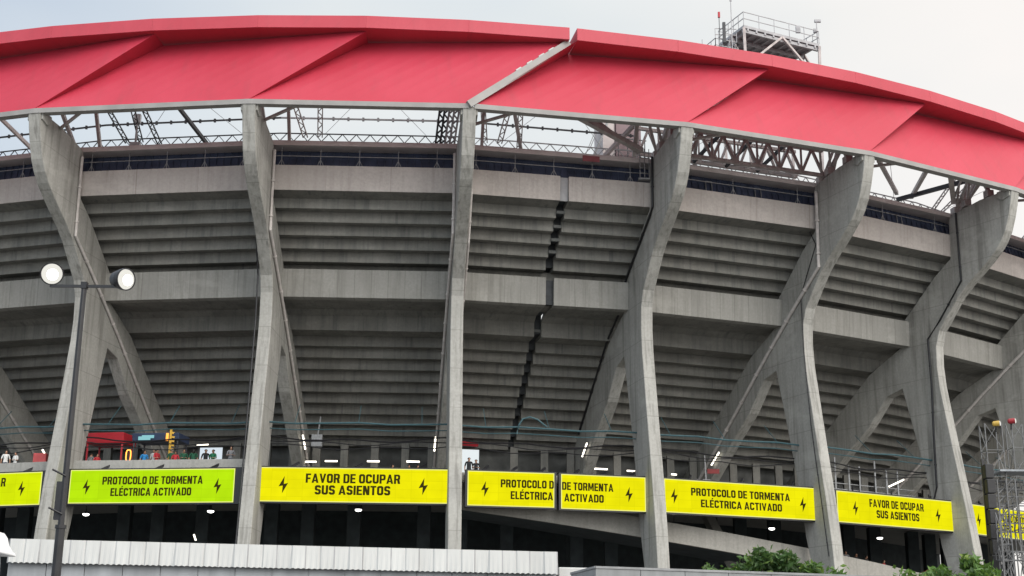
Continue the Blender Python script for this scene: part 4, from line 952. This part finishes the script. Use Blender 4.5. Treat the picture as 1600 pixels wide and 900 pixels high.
a = px(1566, 738, DS); m = MB(); m.box(a + Vector((.9, 0, .0)), (2.4, 1.2, .08)); m.build('plank_deck', M['greypanel'], stage)
for x, y, nm, cl, lb in ((1556, 664, 'stage_light', (.42, .27, .05), 'amber stage lamp on top of the left truss tower'), (1580, 660, 'stage_light', (.24, .015, .02), 'red stage lamp on top of the truss, right of an amber one')):
    a = px(x, y - 2, DS - .3); root = empty(nm, a); tag(root, lb, 'stage light', 'stage lamps on the truss')
    m = MB(); m.lathe(a, (.9, -.3, .05), [(-.15, .06), (-.10, .11), (.15, .12)], 14); m.build('housing', noisy(nm + '_paint', cl, .1, 3, .4), root)
    m = MB(); m.lathe(a + Vector((.145, -.048, .008)), (.9, -.3, .05), [(0, .105), (.02, .105), (.05, .06)], 14); m.build('lens', M['lampglow'], root)
    m = MB(); m.bar(a, a + Vector((0, .1, -.35)), .05); m.build('yoke', M['black'], root)
a = px(1543, 725, DS - 1.2); q = Vector((a.x, a.y, 0)); root = empty('speaker_tower', q); tag(root, 'narrow black speaker tower standing before the truss stage', 'speaker tower')
m = MB(); 
for k in range(int((a.z) / .62)): m.box((a.x + .03 * (k % 2), a.y, .31 + k * .62), (.34, .4, .58))
m.build('speaker_stack', M['black'], root, bevel=.02)
m = MB(); m.bar((a.x - .1, a.y + .3, 0), (a.x - .1, a.y + .3, a.z + .25), .12); m.build('mast', M['black'], root)
q = P(6.15, -5.6, zt(6.15) - .9); a = q + Vector((0, 0, 1.75)); root = empty('market_tent', q); tag(root, 'small red canopy tent on the ramp behind the foot of the rightmost whole pillar', 'tent')
m = MB(); 
for s_ in (-1, 1):
    for t_ in (-1, 1): m.bar((a.x + s_ * .55, a.y + t_ * .55, q.z), (a.x + s_ * .55, a.y + t_ * .55, a.z - .2), .05)
m.build('tent_frame', M['stagesteel'], root)
m = MB(); c = [(a.x + x * .6, a.y + y * .6, a.z - .3) for x, y in ((-1, -1), (1, -1), (1, 1), (-1, 1))]; cu = [(x, y, a.z - .05) for x, y, z in c]
m.prism(c, cu); ap = (a.x, a.y, a.z + .25)
for k in range(4): m.poly([cu[k], cu[(k + 1) % 4], ap])
m.build('tent_cover', M['redsign'], root)

# ------------------------------------------------------------------ shrubs / small trees
def leaf_mat(name, c):
    m = base_mat(name, c, .5, 0, .35); b = m.node_tree.nodes['Principled BSDF']; t = m.node_tree; gi = t.nodes.new('ShaderNodeNewGeometry')
    t.links.new(ramp(t, gi.outputs['Random Per Island'], [(0, tuple(x * .45 for x in c)), (.5, c), (.85, tuple(x * 1.45 for x in c)), (1, (c[0] * 2.6, c[1] * 1.8, c[2] * 1.3))]), b.inputs['Base Color'])
    t = m.node_tree; tr = t.nodes.new('ShaderNodeBsdfTranslucent'); tr.inputs[0].default_value = (c[0] * 1.6, c[1] * 1.5, c[2], 1)
    mxs = t.nodes.new('ShaderNodeMixShader'); mxs.inputs[0].default_value = .3; o = t.nodes['Material Output']
    t.links.new(b.outputs[0], mxs.inputs[1]); t.links.new(tr.outputs[0], mxs.inputs[2]); t.links.new(mxs.outputs[0], o.inputs[0]); return m
M['leaf'] = leaf_mat('leaf_green', (.075, .145, .036)); M['leaf2'] = leaf_mat('leaf_dark', (.052, .105, .032)); M['bark'] = noisy('bark', (.10, .075, .055), .3, 6, .9)
def tree(base, top, rx, label, mat, seed):
    rnd = random.Random(seed); root = empty('small_tree', base); tag(root, label, 'tree', 'small trees behind the hoarding')
    base = Vector(base); hh = top - base.z; tk_ = MB(); clumps = []
    tk_.tube([base, base + Vector((.05, 0, hh * .35)), base + Vector((.0, .1, hh * .6))], .10, 8, r2=.06)
    for k in range(28):
        t = rnd.uniform(0, 2 * math.pi); rr = rx * math.sqrt(rnd.random()); zz = hh * (.50 + .44 * rnd.random() * (1 - .55 * (rr / rx) ** 2))
        c = base + Vector((rr * math.cos(t), rr * math.sin(t) * .8, zz)); clumps.append((c, rnd.uniform(.22, .42) * rx * .75))
        s0 = base + Vector((0, .05, hh * rnd.uniform(.3, .58))); tk_.tube([s0, s0.lerp(c, .5) + Vector((0, 0, .12)), c], .035, 5, r2=.012)
    tk_.build('trunk', M['bark'], root)
    cr = MB()
    for c, rad in clumps:
        for k in range(210):
            dv = Vector((rnd.gauss(0, 1), rnd.gauss(0, 1), rnd.gauss(0, .8))).normalized() * rad * rnd.random() ** .45 * (1.5 if rnd.random() < .10 else 1)
            p = c + dv; s = rnd.uniform(.05, .10); ax = Vector((rnd.gauss(0, 1), rnd.gauss(0, 1), rnd.gauss(.4, .8))).normalized(); u = ax.orthogonal().normalized(); v_ = ax.cross(u)
            a2 = rnd.uniform(0, 6.3); u, v_ = u * math.cos(a2) + v_ * math.sin(a2), v_ * math.cos(a2) - u * math.sin(a2)
            cr.poly([p - u * s * 1.7, p - v_ * s * .7 + ax * s * .15, p + u * s * 1.7, p + v_ * s * .7 + ax * s * .15])
    cr.build('crown', mat, root)
for k, (x, y, rx, lb, mt) in enumerate(((1148, 866, 1.45, 'leafy green tree at the left end of the row behind the hoarding', 'leaf'), (1195, 856, 1.4, 'tallest tree of the left clump, beside the pillar with the pale drain pipe', 'leaf2'), (1252, 866, 1.45, 'tree in front of the foot of the pillar with the pale drain pipe', 'leaf'),
                                  (1378, 884, .95, 'small dark tree between the two rightmost whole pillars', 'leaf2'), (1440, 876, 1.5, 'broad light green tree under the seat-request board at the right', 'leaf'), (1505, 877, 1.4, 'light green tree at the foot of the rightmost whole pillar', 'leaf'))):
    p = px(x, y, 42); tree((p.x, p.y, 0), p.z * 1.10 - .06 - (.06 if k > 2 else 0), rx, lb, M[mt], 11 + k)
